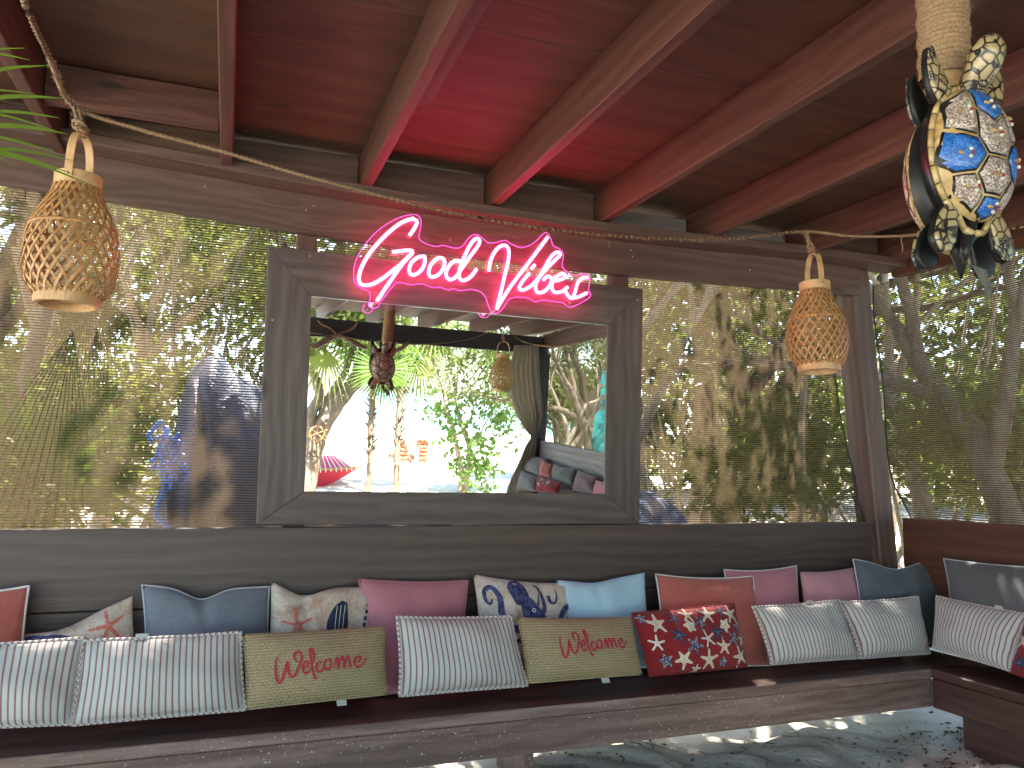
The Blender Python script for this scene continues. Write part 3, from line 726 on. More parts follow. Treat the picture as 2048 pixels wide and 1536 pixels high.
def side_q(px, off_b=-.14, off_t=-.05):
    A1, A2 = AW+nW*off_b, AW+nW*off_t
    tl, tr, br, bl = px; return [atP(*tl, A2, nW), atP(*tr, A2, nW), atP(*br, A1, nW), atP(*bl, A1, nW)]
Pillow('cushion', side_q(((1887,1117),(2140,1136),(2130,1335),(1905,1275))), .10, F_GREY, 'dark grey cushion leaning on the red-brown right backrest', G, seed=12, piping=PIPE_S, pr=.0025, sag=.04)
# --- front row, left to right
p = Pillow('cushion', front_q(((-100,1292),(168,1276),(142,1448),(-100,1459))), .105, F_TICK, 'ticking-striped cushion cut off by the left edge, front row', G, seed=20, piping=F_CORD, pr=.0052, sag=.02)
p = Pillow('cushion', front_q(((165,1281),(482,1265),(491,1419),(141,1450))), .115, F_TICK, 'wide ticking-striped cushion left of the first Welcome cushion', G, seed=21, piping=F_CORD, pr=.0055, sag=.022); p.label(.32, 1.0, .035, .014, True)
WEL = [
 [(1330,700),(1318,735),(1320,785),(1332,808),(1352,780),(1372,722),(1374,760),(1384,786),(1402,780),(1428,735),(1438,705),(1428,684),(1408,690),(1404,712),(1416,726)],
 [(1436,757),(1458,748),(1464,732),(1452,728),(1440,745),(1442,772),(1456,776),(1474,760)],
 [(1474,760),(1492,715),(1488,680),(1478,676),(1478,710),(1484,770),(1492,800),(1502,796)],
 [(1528,736),(1514,734),(1502,752),(1504,772),(1520,774),(1534,760)],
 [(1556,726),(1542,734),(1536,754),(1546,768),(1562,764),(1570,744),(1564,728),(1556,726)],
 [(1582,768),(1590,742),(1600,722),(1602,742),(1602,768),(1612,736),(1626,720),(1630,742),(1630,768),(1640,736),(1652,720),(1658,742),(1660,764),(1670,758)],
 [(1684,750),(1706,744),(1712,730),(1698,724),(1684,740),(1684,760),(1698,770),(1722,758),(1744,732)]]
def welcome(p, u0, u1, v0, v1):
    mb = MB()
    for st in WEL:
        pts = [(u0+(u1-u0)*(x-1318)/427, v0+(v1-v0)*(808-y)/132) for x, y in st]
        n = len(pts); ws = [.0055 if j % 2 else .0078 for j in range(n)]; ws[0] = ws[-1] = .004
        p.ribbon(pts, ws, None, mb=mb, lift=.0022)
    o = mb.build('embroidery', I_WRED, p.root, True); o['kind'] = 'stuff'; o['label'] = 'red script reading Welcome'
p = Pillow('cushion', front_q(((483,1268),(771,1251),(777,1390),(491,1421))), .12, F_STRAW, 'woven straw cushion with red Welcome script, left one of the two', G, seed=22, sag=.015, wr=.6); welcome(p, .20, .84, .32, .74); p.label(.62, 0.0)
Pillow('cushion', front_q(((794,1234),(1022,1233),(1055,1371),(799,1392))), .12, F_TICK, 'ticking-striped cushion between the two straw Welcome cushions', G, seed=23, piping=F_CORD, pr=.0052, sag=.025)
p = Pillow('cushion', front_q(((1033,1235),(1264,1234),(1286,1350),(1054,1368))), .11, F_STRAW, 'woven straw cushion with red Welcome script, right one beside the red starfish cushion', G, seed=24, sag=.015, wr=.6); welcome(p, .27, .87, .36, .78); p.label(.62, 0.0)
def stars(p, spec, k=1.0):
    for m, nm in ((I_CREAM, 'c'), (I_NAVY, 'n'), (I_DOTS, 'd'), (I_WHITE, 'w')):
        for (u, v, r, kk, rot, c) in spec:
            if c != nm: continue
            p.disc((u, v), starpts(r*k*.95, kk, 5, rot, .10), m, 'starfish_print', rings=2)
            if c == 'd' or k != 1: continue
            mb = MB()
            for i in range(5): a = rot+i*2*math.pi/5; p.ribbon([(u, v), (u+.85*r*math.cos(a)/p.W, v+.85*r*math.sin(a)/p.Hh)], [.0022, .0010], None, k=2, lift=.0026, mb=mb)
            mb.build('starfish_ridges', I_TAN if c in 'cw' else I_LBLUE, p.root, True)['kind'] = 'stuff'
p = Pillow('cushion', front_q(((1263,1226),(1468,1206),(1494,1334),(1299,1353))), .11, F_RED, 'red cushion covered in cream and navy starfish, in the middle of the bench', G, seed=25, sag=.02, piping=F_RED, pr=.003)
stars(p, [(.16,.80,.038,.40,.3,'c'),(.33,.86,.030,.22,.9,'n'),(.10,.50,.033,.25,.2,'w'),(.30,.60,.036,.36,1.2,'n'),(.44,.72,.026,.62,.4,'c'),(.46,.90,.030,.30,.2,'c'),
 (.56,.76,.030,.35,.8,'d'),(.66,.88,.038,.30,.1,'c'),(.80,.90,.030,.2,.6,'n'),(.90,.84,.034,.35,.4,'c'),(.95,.66,.028,.35,.7,'d'),(.80,.68,.026,.6,.9,'c'),(.70,.58,.034,.36,.2,'n'),(.57,.50,.034,.24,.5,'w'),
 (.42,.42,.036,.4,1.1,'d'),(.14,.22,.028,.5,.5,'d'),(.30,.22,.036,.42,.8,'c'),(.55,.18,.040,.34,.3,'c'),(.72,.36,.032,.38,.2,'c'),(.86,.46,.032,.38,1.0,'d'),(.90,.18,.038,.34,.6,'c'),(.70,.12,.022,.5,.2,'d'),(.42,.05,.02,.4,.2,'w'),(.05,.90,.024,.4,.4,'d'),(.97,.42,.026,.3,.1,'w')])
p = Pillow('cushion', front_q(((1505,1214),(1678,1200),(1718,1316),(1544,1329))), .11, F_TICK, 'ticking-striped cushion just right of the red starfish cushion', G, seed=26, piping=F_CORD, pr=.0045, sag=.025); p.label(.60, 1.0, .028, .012, True)
Pillow('cushion', front_q(((1679,1204),(1836,1193),(1860,1307),(1722,1317))), .11, F_TICK, 'sun-flecked ticking-striped cushion nearest the bench corner', G, seed=27, piping=F_CORD, pr=.0045, sag=.03)
p = Pillow('cushion', side_q(((1873,1192),(2062,1230),(2022,1342),(1866,1296)), -.24, -.155), .10, F_TICK, 'ticking-striped cushion on the side bench facing left', G, seed=28, piping=F_CORD, pr=.0045, sag=.02); p.label(.66, 1.0, .028, .012, True)
p = Pillow('cushion', side_q(((2052,1236),(2230,1300),(2230,1425),(2018,1344)), -.24, -.18), .09, F_RED, 'red starfish cushion cut off by the right edge of the photo', G, seed=29, piping=F_RED, pr=.003)
stars(p, [(.10,.62,.040,.36,.3,'c'),(.12,.22,.036,.35,1,'n'),(.3,.5,.03,.3,.4,'w'),(.35,.8,.03,.4,.2,'d'),(.55,.4,.036,.4,.2,'c'),(.7,.7,.03,.4,.8,'n')])
# --- cushions on the far end of the side bench, seen in the mirror
def mp(px, py, off):
    P, d = mray(px, py); A = AW+nW*off; return P + d*((A-P).dot(nW)/d.dot(nW))
def mir_q(px, off_b, off_t): tl, tr, br, bl = px; return [mp(*tl, off_t), mp(*tr, off_t), mp(*br, off_b), mp(*bl, off_b)]
def z900(x, y): return (900+x/6.4, 780+y/6.4)
def MQ(*q): return [z900(*a) for a in q]
GM = 'cushions seen in the mirror on the far end of the side bench'
Pillow('cushion', mir_q(MQ((940,795),(1250,880),(1160,1110),(890,1060)), -.16, -.05), .10, F_TICK_SHADED, 'ticking-striped cushion beside the curtain, upper left of the group in the mirror', GM, seed=31, sag=.05)
Pillow('cushion', mir_q(MQ((925,1015),(1140,1105),(1110,1310),(860,1290)), -.30, -.20), .10, F_TICK_SHADED, 'ticking-striped cushion in front, lower left of the group in the mirror', GM, seed=32, sag=.05)
Pillow('cushion', mir_q(MQ((1190,890),(1330,955),(1310,1150),(1150,1110)), -.18, -.09), .09, F_SALM, 'small salmon cushion between the striped and grey-green cushions in the mirror', GM, seed=33, sag=.05)
Pillow('cushion', mir_q(MQ((1320,935),(1620,1005),(1570,1220),(1310,1170)), -.16, -.06), .10, F_OLIVE, 'grey-green cushion against the backrest in the middle of the mirror group', GM, seed=34, sag=.05, dip=.02)
p = Pillow('cushion', mir_q(MQ((1120,1095),(1440,1190),(1390,1330),(1105,1300)), -.30, -.22), .09, F_RED, 'red starfish cushion lying low at the front of the mirror group', GM, seed=35, sag=.04)
stars(p, [(.16,.70,.03,.36,.3,'d'),(.35,.75,.034,.35,1,'c'),(.3,.35,.03,.3,.4,'w'),(.5,.5,.03,.4,.2,'d'),(.66,.62,.036,.4,.2,'c'),(.8,.4,.03,.4,.8,'n')])
Pillow('cushion', mir_q(MQ((1650,1025),(1910,1110),(1850,1330),(1575,1290)), -.17, -.07), .10, F_MAUVE, 'mauve cushion right of the grey-green one in the mirror', GM, seed=36, sag=.05)
Pillow('cushion', mir_q(MQ((1880,1150),(2150,1220),(2130,1400),(1835,1330)), -.20, -.12), .09, F_ROSE, 'pinkish cushion cut off by the mirror frame, rightmost of the mirror group', GM, seed=37, sag=.05)

# ================================================================== neon sign
SY = 2.705
def sg(x, y, d=0.0): return atY(690+x/3.7926, 400+y/3.7926, SY-d)
sign = empty('neon_sign', sg(960, 460), 'pink neon sign reading Good Vibes on clear acrylic above the mirror', 'neon sign')
t = NT('neon_tube')
lw = t.n('LayerWeight', i_Blend=.5).outputs['Facing']
NEON = t.done(t.n('Emission', i_Color=(1,.045,.14,1), i_Strength=4.4).outputs[0])
out = [(540,115),(575,160),(566,240),(560,295),(610,332),(690,355),(740,345),(800,360),(860,365),(900,340),(940,285),(990,262),(1040,290),(1080,325),(1140,325),(1210,308),(1260,335),(1330,362),(1400,345),(1450,310),(1500,260),(1535,250),(1560,300),(1580,350),(1630,375),(1655,420),(1645,500),(1680,545),(1740,575),(1800,560),(1850,570),(1855,620),(1845,680),(1862,720),(1840,750),(1760,795),(1700,815),(1650,780),(1560,770),(1500,760),(1440,775),(1380,742),(1270,742),(1230,770),(1190,830),(1150,860),(1110,850),(1085,800),(1060,730),(1010,690),(940,680),(870,690),(820,672),(790,685),(710,660),(680,668),(620,650),(580,635),(500,645),(440,630),(395,628),(360,660),(310,720),(270,770),(250,810),(210,825),(175,800),(190,760),(185,700),(140,680),(90,650),(65,590),(75,480),(130,370),(230,250),(340,170),(440,125)]
O = spline([sg(x, y, .0) for x, y in out], 3, True)
bm = bmesh.new(); a = [bm.verts.new(p) for p in O]; b_ = [bm.verts.new(p+Vector((0,.004,0))) for p in O]
bm.faces.new(a); bm.faces.new(b_[::-1])
for i in range(len(a)): bm.faces.new((a[i], b_[i], b_[(i+1) % len(a)], a[(i+1) % len(a)]))
bmesh.ops.triangulate(bm, faces=[f for f in bm.faces if len(f.verts) > 4], ngon_method='EAR_CLIP'); bmesh.ops.recalc_face_normals(bm, faces=bm.faces)
me = bpy.data.meshes.new('acrylic_panel'); bm.to_mesh(me); bm.free()
t = NT('acrylic_pink_haze')
gl = t.n('BsdfGlossy', i_Color=(1,.8,.9,1), i_Roughness=.06).outputs[0]
df = t.n('MixShader', i_0=.5, i_1=t.n('BsdfDiffuse', i_Color=(.7,.45,.6,1)).outputs[0], i_2=t.n('BsdfTranslucent', i_Color=(.7,.45,.6,1)).outputs[0]).outputs[0]  # pinkish scatter puts the neon's purple haze into the panel colour
a1 = t.n('MixShader', i_0=t.math('MULTIPLY_ADD', t.n('LayerWeight', i_Blend=.25).outputs['Fresnel'], .35, .015), i_1=t.n('BsdfTransparent', i_Color=(.97,.93,.96,1)).outputs[0], i_2=gl).outputs[0]
ACR = t.done(t.n('MixShader', i_0=.055, i_1=a1, i_2=df).outputs[0])
me.materials.append(ACR); o = bpy.data.objects.new('acrylic_panel', me); col.objects.link(o); adopt(o, sign)
t = NT('acrylic_edge_glow'); EDGE = t.done(t.n('Emission', i_Color=(1,.10,.55,1), i_Strength=.26).outputs[0])  # neon light piped to the acrylic edge, put in as its own emission
mb = MB(); mb.tube([p+Vector((0,-.003,0)) for p in O]+[O[0]+Vector((0,-.003,0))], .0016, 5, False); mb.build('panel_edge_glow', EDGE, sign, True)
strokes = {
 'G': [[(490,268),(522,222),(546,172),(528,148),(480,150),(400,190),(300,275),(205,380),(135,490),(105,590),(125,640),(190,643),(270,605),(350,545),(430,480),(490,420)], [(360,394),(512,386),(440,480),(340,620),(243,765)]],
 'ood': [[(610,430),(560,432),(505,475),(487,535),(510,568),(560,550),(598,500),(606,440),(590,425)], [(745,445),(710,440),(660,480),(635,540),(652,582),(705,570),(745,520),(755,465),(735,440)],
         [(880,468),(835,462),(790,500),(766,560),(790,602),(840,585),(885,520),(940,440),(1000,360),(1022,312),(1000,292),(960,325),(915,410),(878,500),(866,580),(895,610),(950,585),(998,524)]],
 'V': [[(1090,538),(1108,450),(1150,375),(1205,343),(1240,372),(1240,450),(1215,560),(1182,700),(1150,828)], [(1150,828),(1250,665),(1390,480),(1538,282)]],
 'ibes': [[(1398,556),(1345,620),(1322,668),(1352,682),(1410,652),(1460,600),(1530,520),(1600,450),(1634,412),(1606,396),(1560,436),(1495,550),(1448,640),(1458,698),(1510,694),(1556,645),(1566,596),(1538,580),(1504,606)],
          [(1564,606),(1600,612),(1650,598),(1670,570),(1640,560),(1590,598),(1568,655),(1590,698),(1645,694),(1690,660)],
          [(1843,588),(1800,592),(1765,630),(1748,690),(1722,745),(1690,722),(1664,676)], [(1716,742),(1770,735),(1836,704)], [(1440,490),(1415,521)]]}
for nm, ss in strokes.items():
    for st in ss:
        pts = [sg(x, y, .014) for x, y in st]
        if len(pts) > 3: pts = spline(pts, 5)
        elif len(pts) == 3 : pts = spline(pts, 5)
        mb = MB(); mb.tube(pts, .0062, 8)
        for e, q in ((pts[0], 1), (pts[-1], -1)):
            pass
        mb.build('letter_tube', NEON, sign, True)
for x, y in ((215,800),(1130,845),(1700,790),(515,130),(1535,262)):
    q = sg(x, y, .003); mb = MB(); mb.lathe([(.0001,-.012),(.006,-.012),(.006,-.004),(.0045,-.004),(.0045,.03),(.0001,.03)], 10, Matrix.Translation(q) @ Matrix.Rotation(-math.pi/2, 4, 'X')); mb.build('standoff', METAL, sign, True)
# ================================================================== jute rope, fibres
def jute(name, c1, c2, sc_=120):
    t = NT(name); uv = t.n('TexCoord').outputs['Object']
    n = t.noise(uv, sc_*2.5, 4, .7); c = t.ramp(n, [(.3, c1), (.7, c2)])
    return t.done(t.principled(c, .95, t.bump(n, .8, .002), Specular_IOR_Level=.15))
JUTE = jute('jute_rope', (.17,.105,.06), (.40,.27,.16))
FIB = flat('jute_fibre', (.42,.30,.19), rough=.95)
CANE = wood('cane_strip', (.30,.14,.045), (.44,.23,.085), (.60,.36,.16), .42, .0, 1.0)
CANEW = wood('pale_lantern_wood', (.38,.21,.09), (.56,.35,.17), (.68,.47,.27), .45, .1, .6)
def fuzz(pts, r, n, L, seed=1, name='fibres', parent=None):
    g = random.Random(seed); mb = MB()
    for _ in range(n):
        i = g.randrange(len(pts)-1); p = pts[i].lerp(pts[i+1], g.random())
        d = Vector((g.gauss(0,1), g.gauss(0,1), g.gauss(0,1))).normalized(); t_ = (pts[i+1]-pts[i]).normalized(); d = (d - t_*d.dot(t_)).normalized()
        a = p + d*r*.9; l = L*g.uniform(.4, 1.4); b = a + (d*.8+t_*g.uniform(-1, 1))*l*.5; c = b + (d*.3+t_*g.uniform(-1,1)+Vector((0,0,-.3)))*l*.5
        w_ = t_.cross(d)*.00035
        mb.add([a-w_, a+w_, b+w_, b-w_, c], [(0,1,2,3), (3,2,4)])
    o = mb.build(name, FIB, parent); o['kind'] = 'stuff'; return o
YR = 2.35
kL, kR = atY(152, 214, 2.0), atY(1611, 463, YR)
k3 = mY(1005, 658, -1.15)
path = [Vector((-1.3,-.9,1.80)), Vector((-.9,.3,1.95)), atY(-10, -170, 1.1), atY(48, 0, 1.2), atY(98, 112, 1.55), kL, atY(290, 262, 2.0), atY(440, 302, 2.0), atY(585, 345, 2.0), atY(735, 385, 2.0), atY(900, 425, 2.05), atY(1070, 454, 2.12), atY(1230, 472, 2.2), atY(1380, 479, 2.26), atY(1500, 474, 2.31), kR,
        atY(1700, 472, 2.3), atY(1800, 472, 2.22), atY(1900, 462, 2.15), atY(2060, 452, 2.0), Vector((2.80,1.3,1.92)), Vector((2.88,.55,1.82)), mX(1195, 675, 2.72), mX(1120, 693, 2.55), mY(1050, 684, -.95), k3, mY(940, 678, -1.17), mY(860, 688, -1.19), mY(760, 684, -1.2), mY(640, 668, -1.22), Vector((-.6,-1.2,1.80)), Vector((-1.3,-.9,1.80))]
rp = spline(path, 14)
rope = empty('rope_garland', kL, 'fuzzy jute rope draped under the rafters from lantern to lantern', 'rope')
mb = MB(); mb.tube(rp, .0058, 9, False, twist=150., prof=[1.12,.98,.72]*3); mb.build('strand', JUTE, rope, True)
fuzz(rp[14*4:len(rp)*20//30], .0055, 2600, .010, 3, 'fibres', rope)
tl_ = [atX(1800, 470, 1) for _ in ()]
q = atY(1803, 473, 2.22); mb = MB(); mb.tube(spline([q, q+Vector((-.002,0,-.02)), q+Vector((.004,0,-.045)), q+Vector((0,0,-.062))]), .0022, 6); mb.build('loose_end', JUTE, rope, True)
q = atY(1218, 482, 2.2); mb = MB(); mb.tube([q, q+Vector((.001,0,-.022))], .0012, 5); mb.build('loose_end', JUTE, rope, True)

# ================================================================== lanterns
def rprof(t_): return lerp_table(t_, [(0,.066),(.05,.079),(.14,.089),(.25,.0945),(.40,.0955),(.55,.091),(.68,.081),(.80,.067),(.90,.054),(1,.047)])
LH = .245
def make_lantern():
    root = empty('bamboo_lantern', (0,0,0))
    N = 24
    for sgn in (1, -1):
        vs, uv = [], []; m = 34
        for j in range(m+1):
            t_ = j/m; a = sgn*1.75*t_; r = rprof(t_) + sgn*.0010 + .0006*math.sin(t_*60); z = .018+LH*t_
            ta = Vector((-math.sin(a)*sgn*rprof(t_)*1.75, math.cos(a)*sgn*rprof(t_)*1.75, LH)).normalized()
            er = Vector((math.cos(a), math.sin(a), 0)); wv = ta.cross(er).normalized()*.0029
            c = er*r + Vector((0,0,z))
            vs += [c-wv+er*.0006, c+wv+er*.0006, c+wv-er*.0006, c-wv-er*.0006]
        fs = [(i*4+k_, i*4+(k_+1) % 4, i*4+4+(k_+1) % 4, i*4+4+k_) for i in range(m) for k_ in range(4)]
        first = mk('cane_strip', vs, fs, CANE, root, local=True)
        for i in range(1, N):
            c = first.copy(); col.objects.link(c); c.rotation_euler = (0, 0, 2*math.pi*i/N+rnd.uniform(-.03,.03))
    mb = MB(); r = rprof(.60)+.0012; z = .018+LH*.60
    mb.lathe([(r+.0012,z-.003),(r+.0012,z+.003),(r-.0012,z+.003),(r-.0012,z-.003)], 40, closed=True); mb.build('waist_hoop', CANE, root, True, True)
    mb = MB(); mb.lathe([(.067,0),(.0675,.012),(.067,.024),(.060,.024),(.056,.016),(.056,0)], 40, closed=True); mb.build('base_ring', CANEW, root, False, True)
    mb = MB(); mb.lathe([(.0001,.017),(.0565,.017),(.0565,.020),(.0001,.020)], 32); mb.build('base_plate', CANEW, root, False, True)
    mb = MB(); z = .018+LH-.004; mb.lathe([(.049,z),(.0495,z+.028),(.044,z+.028),(.043,z)], 40, closed=True); mb.build('top_ring', CANEW, root, False, True)
    # bent strap handle
    hp = []
    for i in range(25):
        a = math.pi*i/24; x = -.0515*abs(math.cos(a))**.75*(1 if math.cos(a) > 0 else -1); zz = z+.010+.112*(math.sin(a)**.62)
        hp.append(Vector((x, 0, zz)))
    vs = []
    for i, p in enumerate(hp):
        d = (hp[min(i+1,24)]-hp[max(i-1,0)]).normalized(); nn = Vector((d.z, 0, -d.x))
        for a, b in ((-1,-1),(1,-1),(1,1),(-1,1)): vs.append(p+Vector((0,.0085*a,0))+nn*.0018*b)
    fs = [(i*4+k_, i*4+(k_+1) % 4, i*4+4+(k_+1) % 4, i*4+4+k_) for i in range(24) for k_ in range(4)]+[(3,2,1,0),(96,97,98,99)]
    mk('handle', vs, fs, CANEW, root, local=True)
    for s_ in (-1, 1):
        mb = MB(); mb.lathe([(.0001,0),(.003,.0),(.003,.002),(.0001,.0032)], 10, Matrix.Translation((s_*.0535,0,z+.016)) @ Matrix.Rotation(s_*math.pi/2, 4, 'Y')); mb.build('rivet', METAL, root, True, True)
    return root
lan0 = make_lantern(); Htop = .018+LH-.004+.010+.112
def hang(lan, P_bottom, P_knot, rz, label, tilt=(0,0), s=1.0, seed=1):
    lan.location = P_bottom; lan.rotation_euler = (tilt[0], tilt[1], rz); lan.scale = (s*.95, s*.95, s)
    tag(lan, label, 'lantern', 'bamboo lanterns hanging from the rope')
    M = chain(lan); top = M @ Vector((0, 0, Htop-.003))
    g = random.Random(seed)
    cord = empty('hanging_cord', P_knot, None, 'cord')
    mb = MB()
    for dx in (-.004, .004):
        mb.tube(spline([P_knot+Vector((dx,0,.004)), P_knot.lerp(top, .3)+Vector((dx*1.4,0,0)), P_knot.lerp(top, .75)+Vector((dx*.8,0,0)), top+Vector((dx,0,-.004))]), .0036, 7, True, 180., [1.1,.9,.75,1.1,.9,.75,1])
    mb.build('strand', JUTE, cord, True)
    mb = MB()
    for i in range(7):
        c = P_knot.lerp(top, .55+.35*i/7)+Vector((g.uniform(-.006,.006), g.uniform(-.006,.006), 0)); pts = [c+Vector((math.cos(a+i)*.011, math.sin(a+i)*.011, .006*math.sin(a*2+i))) for a in [k_*.7 for k_ in range(10)]]
        mb.tube(pts, .0036, 6)
    mb.build('knot', JUTE, cord, True)
    pts = spline([P_knot, top], 12); fuzz(pts, .006, 260, .02, seed, 'fibres', cord)
    return cord
lb, lt = atY(134, 612, 2.0), atY(150, 352, 2.0)
lan1 = copy_tree(lan0); lan2 = copy_tree(lan0)
tag(hang(lan0, lb, kL, rad(76), 'large bamboo lantern hanging at the upper left, nearest the camera', (0, rad(1)), .31/.27*.95, 1), 'short knotted jute cord above the upper-left lantern', 'cord')
rb = atY(1638, 744, YR); tag(hang(lan1, rb, kR, rad(-107), 'bamboo lantern hanging in front of the corner post on the right', (0, rad(-2.5)), 1.05*YR/2.0, 2), 'short frayed jute cord above the lantern by the corner post', 'cord')
b3 = mY(1003, 783, -1.15); t3 = mY(1003, 712, -1.15); s3 = (t3.z-b3.z)/.27
tag(hang(lan2, b3, k3, rad(10), 'bamboo lantern reflected in the mirror, hanging from the front beam', (0, 0), s3, 3), 'thin cord above the lantern seen in the mirror', 'cord')

# ================================================================== rope-wrapped pole and turtle carvings
TP = atY(1908, 326, .777)
pz0 = atY(1889, 165, .80); pz1 = atY(1884, -40, .80)
ax = pz1-pz0; axn = ax.normalized(); ptop = pz0 + axn*((RZ(.8)+RH-.001-pz0.z)/axn.z); pole_len = (ptop-pz0).length
R_ = .0325
pole = empty('rope_wrapped_pole', ptop, 'thick jute-wrapped pole hanging from the ceiling above the turtle carvings', 'pole')
mb = MB(); n = 30; turns = int(pole_len/.0078); vs, uv = [], []; per = 4
qz = axn.to_track_quat('Z', 'Y').to_matrix().to_4x4(); MM = Matrix.Translation(pz0) @ qz
for j in range(turns*per+1):
    for k_ in range(n):
        z = .0078*(j/per + k_/n); ph = j % per; r = R_ + (.0032, .0023, 0.0, .0023)[ph] + .0012*math.sin(j*.37+k_*.4)
        a = 2*math.pi*k_/n; vs.append(MM @ Vector((r*math.cos(a), r*math.sin(a), z)))
# helix: the last column of one row meets the first column one turn up
fs = []
rows = turns*per+1
for j in range(rows-1):
    for k_ in range(n-1): fs.append((j*n+k_, j*n+k_+1, (j+1)*n+k_+1, (j+1)*n+k_))
    if j+per+1 < rows: fs.append((j*n+n-1, (j+per)*n, (j+per+1)*n, (j+1)*n+n-1))
mb.add(vs, fs); mb.build('rope_winding', JUTE, pole, True)
mb = MB(); mb.tube([pz0-axn*.035, ptop], .027, 16); mb.build('core', CANEW, pole, True)
fuzz([MM @ Vector((0,0,z*.01)) for z in range(int(pole_len*100))], R_, 900, .022, 9, 'fibres', pole)

T_BLACK = flat('lacquer_black', (.012,.012,.012), (.02,.018,.016), 20, .32)
def bands():
    t = NT('horn_bands'); c = t.coords('Object', (1,1,1), False)
    n = t.noise(c, 38, 4, .6, .5); n2 = t.noise(c, 9, 2)
    colr = t.ramp(n, [(.30,(.18,.08,.03)), (.42,(.36,.22,.075)), (.60,(.52,.38,.17)), (.8,(.60,.48,.28))])
    colr = t.mix(t.ramp(n2, [(.60,(0,0,0)),(.70,(.6,)*3)]), colr, (.10,.07,.05))
    return t.done(t.principled(colr, .42, Coat_Weight=.15))
T_HORN = bands()
def speck(name, a, b, c_, sc_):
    t = NT(name); c = t.coords('Object', (1,1,1), False); v = t.n('TexVoronoi', i_Vector=c, i_Scale=sc_)
    s_ = t.n('SeparateColor', i_Color=v.outputs['Color']).outputs[0]
    colr = t.ramp(s_, [(.15, a), (.5, b), (.85, c_)])
    return t.done(t.principled(colr, .35, t.bump(s_, .8, .003), Specular_IOR_Level=.8))
T_SILV = speck('crushed_shell', (.14,.09,.07), (.36,.28,.23), (.66,.58,.52), 520)
T_BLUE = speck('blue_chips', (.01,.07,.30), (.015,.12,.46), (.06,.25,.65), 560)
T_BROWN = speck('brown_chips', (.16,.09,.06), (.34,.22,.17), (.55,.42,.36), 520)
def scaly():
    t = NT('gold_scale_pattern'); c = t.coords('Object', (1,1,1), False)
    v = t.n('TexVoronoi', feature='DISTANCE_TO_EDGE', i_Vector=c, i_Scale=62.).outputs['Distance']
    v2 = t.n('TexVoronoi', i_Vector=c, i_Scale=360.).outputs['Distance']
    gold = t.mix(t.noise(c, 30, 3), (.24,.17,.07), (.50,.40,.22))
    colr = t.mix(t.ramp(v, [(.05,(1,1,1)),(.10,(0,0,0))]), gold, (.015,.013,.01))
    dots = t.mix(t.ramp(v2, [(.22,(1,1,1)),(.34,(0,0,0))]), (.02,.018,.015), (.68,.60,.34))
    sel = t.ramp(t.noise(c, 22, 2), [(.50,(0,0,0)),(.56,(1,1,1))])
    return t.done(t.principled(t.mix(sel, colr, dots), .32, t.bump(v, .5, .003), Coat_Weight=.4))
T_SCALE = scaly()
T_PEARL = flat('cowrie', (.78,.73,.60), (.60,.52,.38), 90, .3); T_RED = flat('red_bead', (.45,.01,.02), rough=.3)
A_, B_, D_ = .083, .098, .044
def dome(x, z):
    e = 1-(x/A_)**2-(z/B_)**2
    return D_*(max(e, 0)**.55)
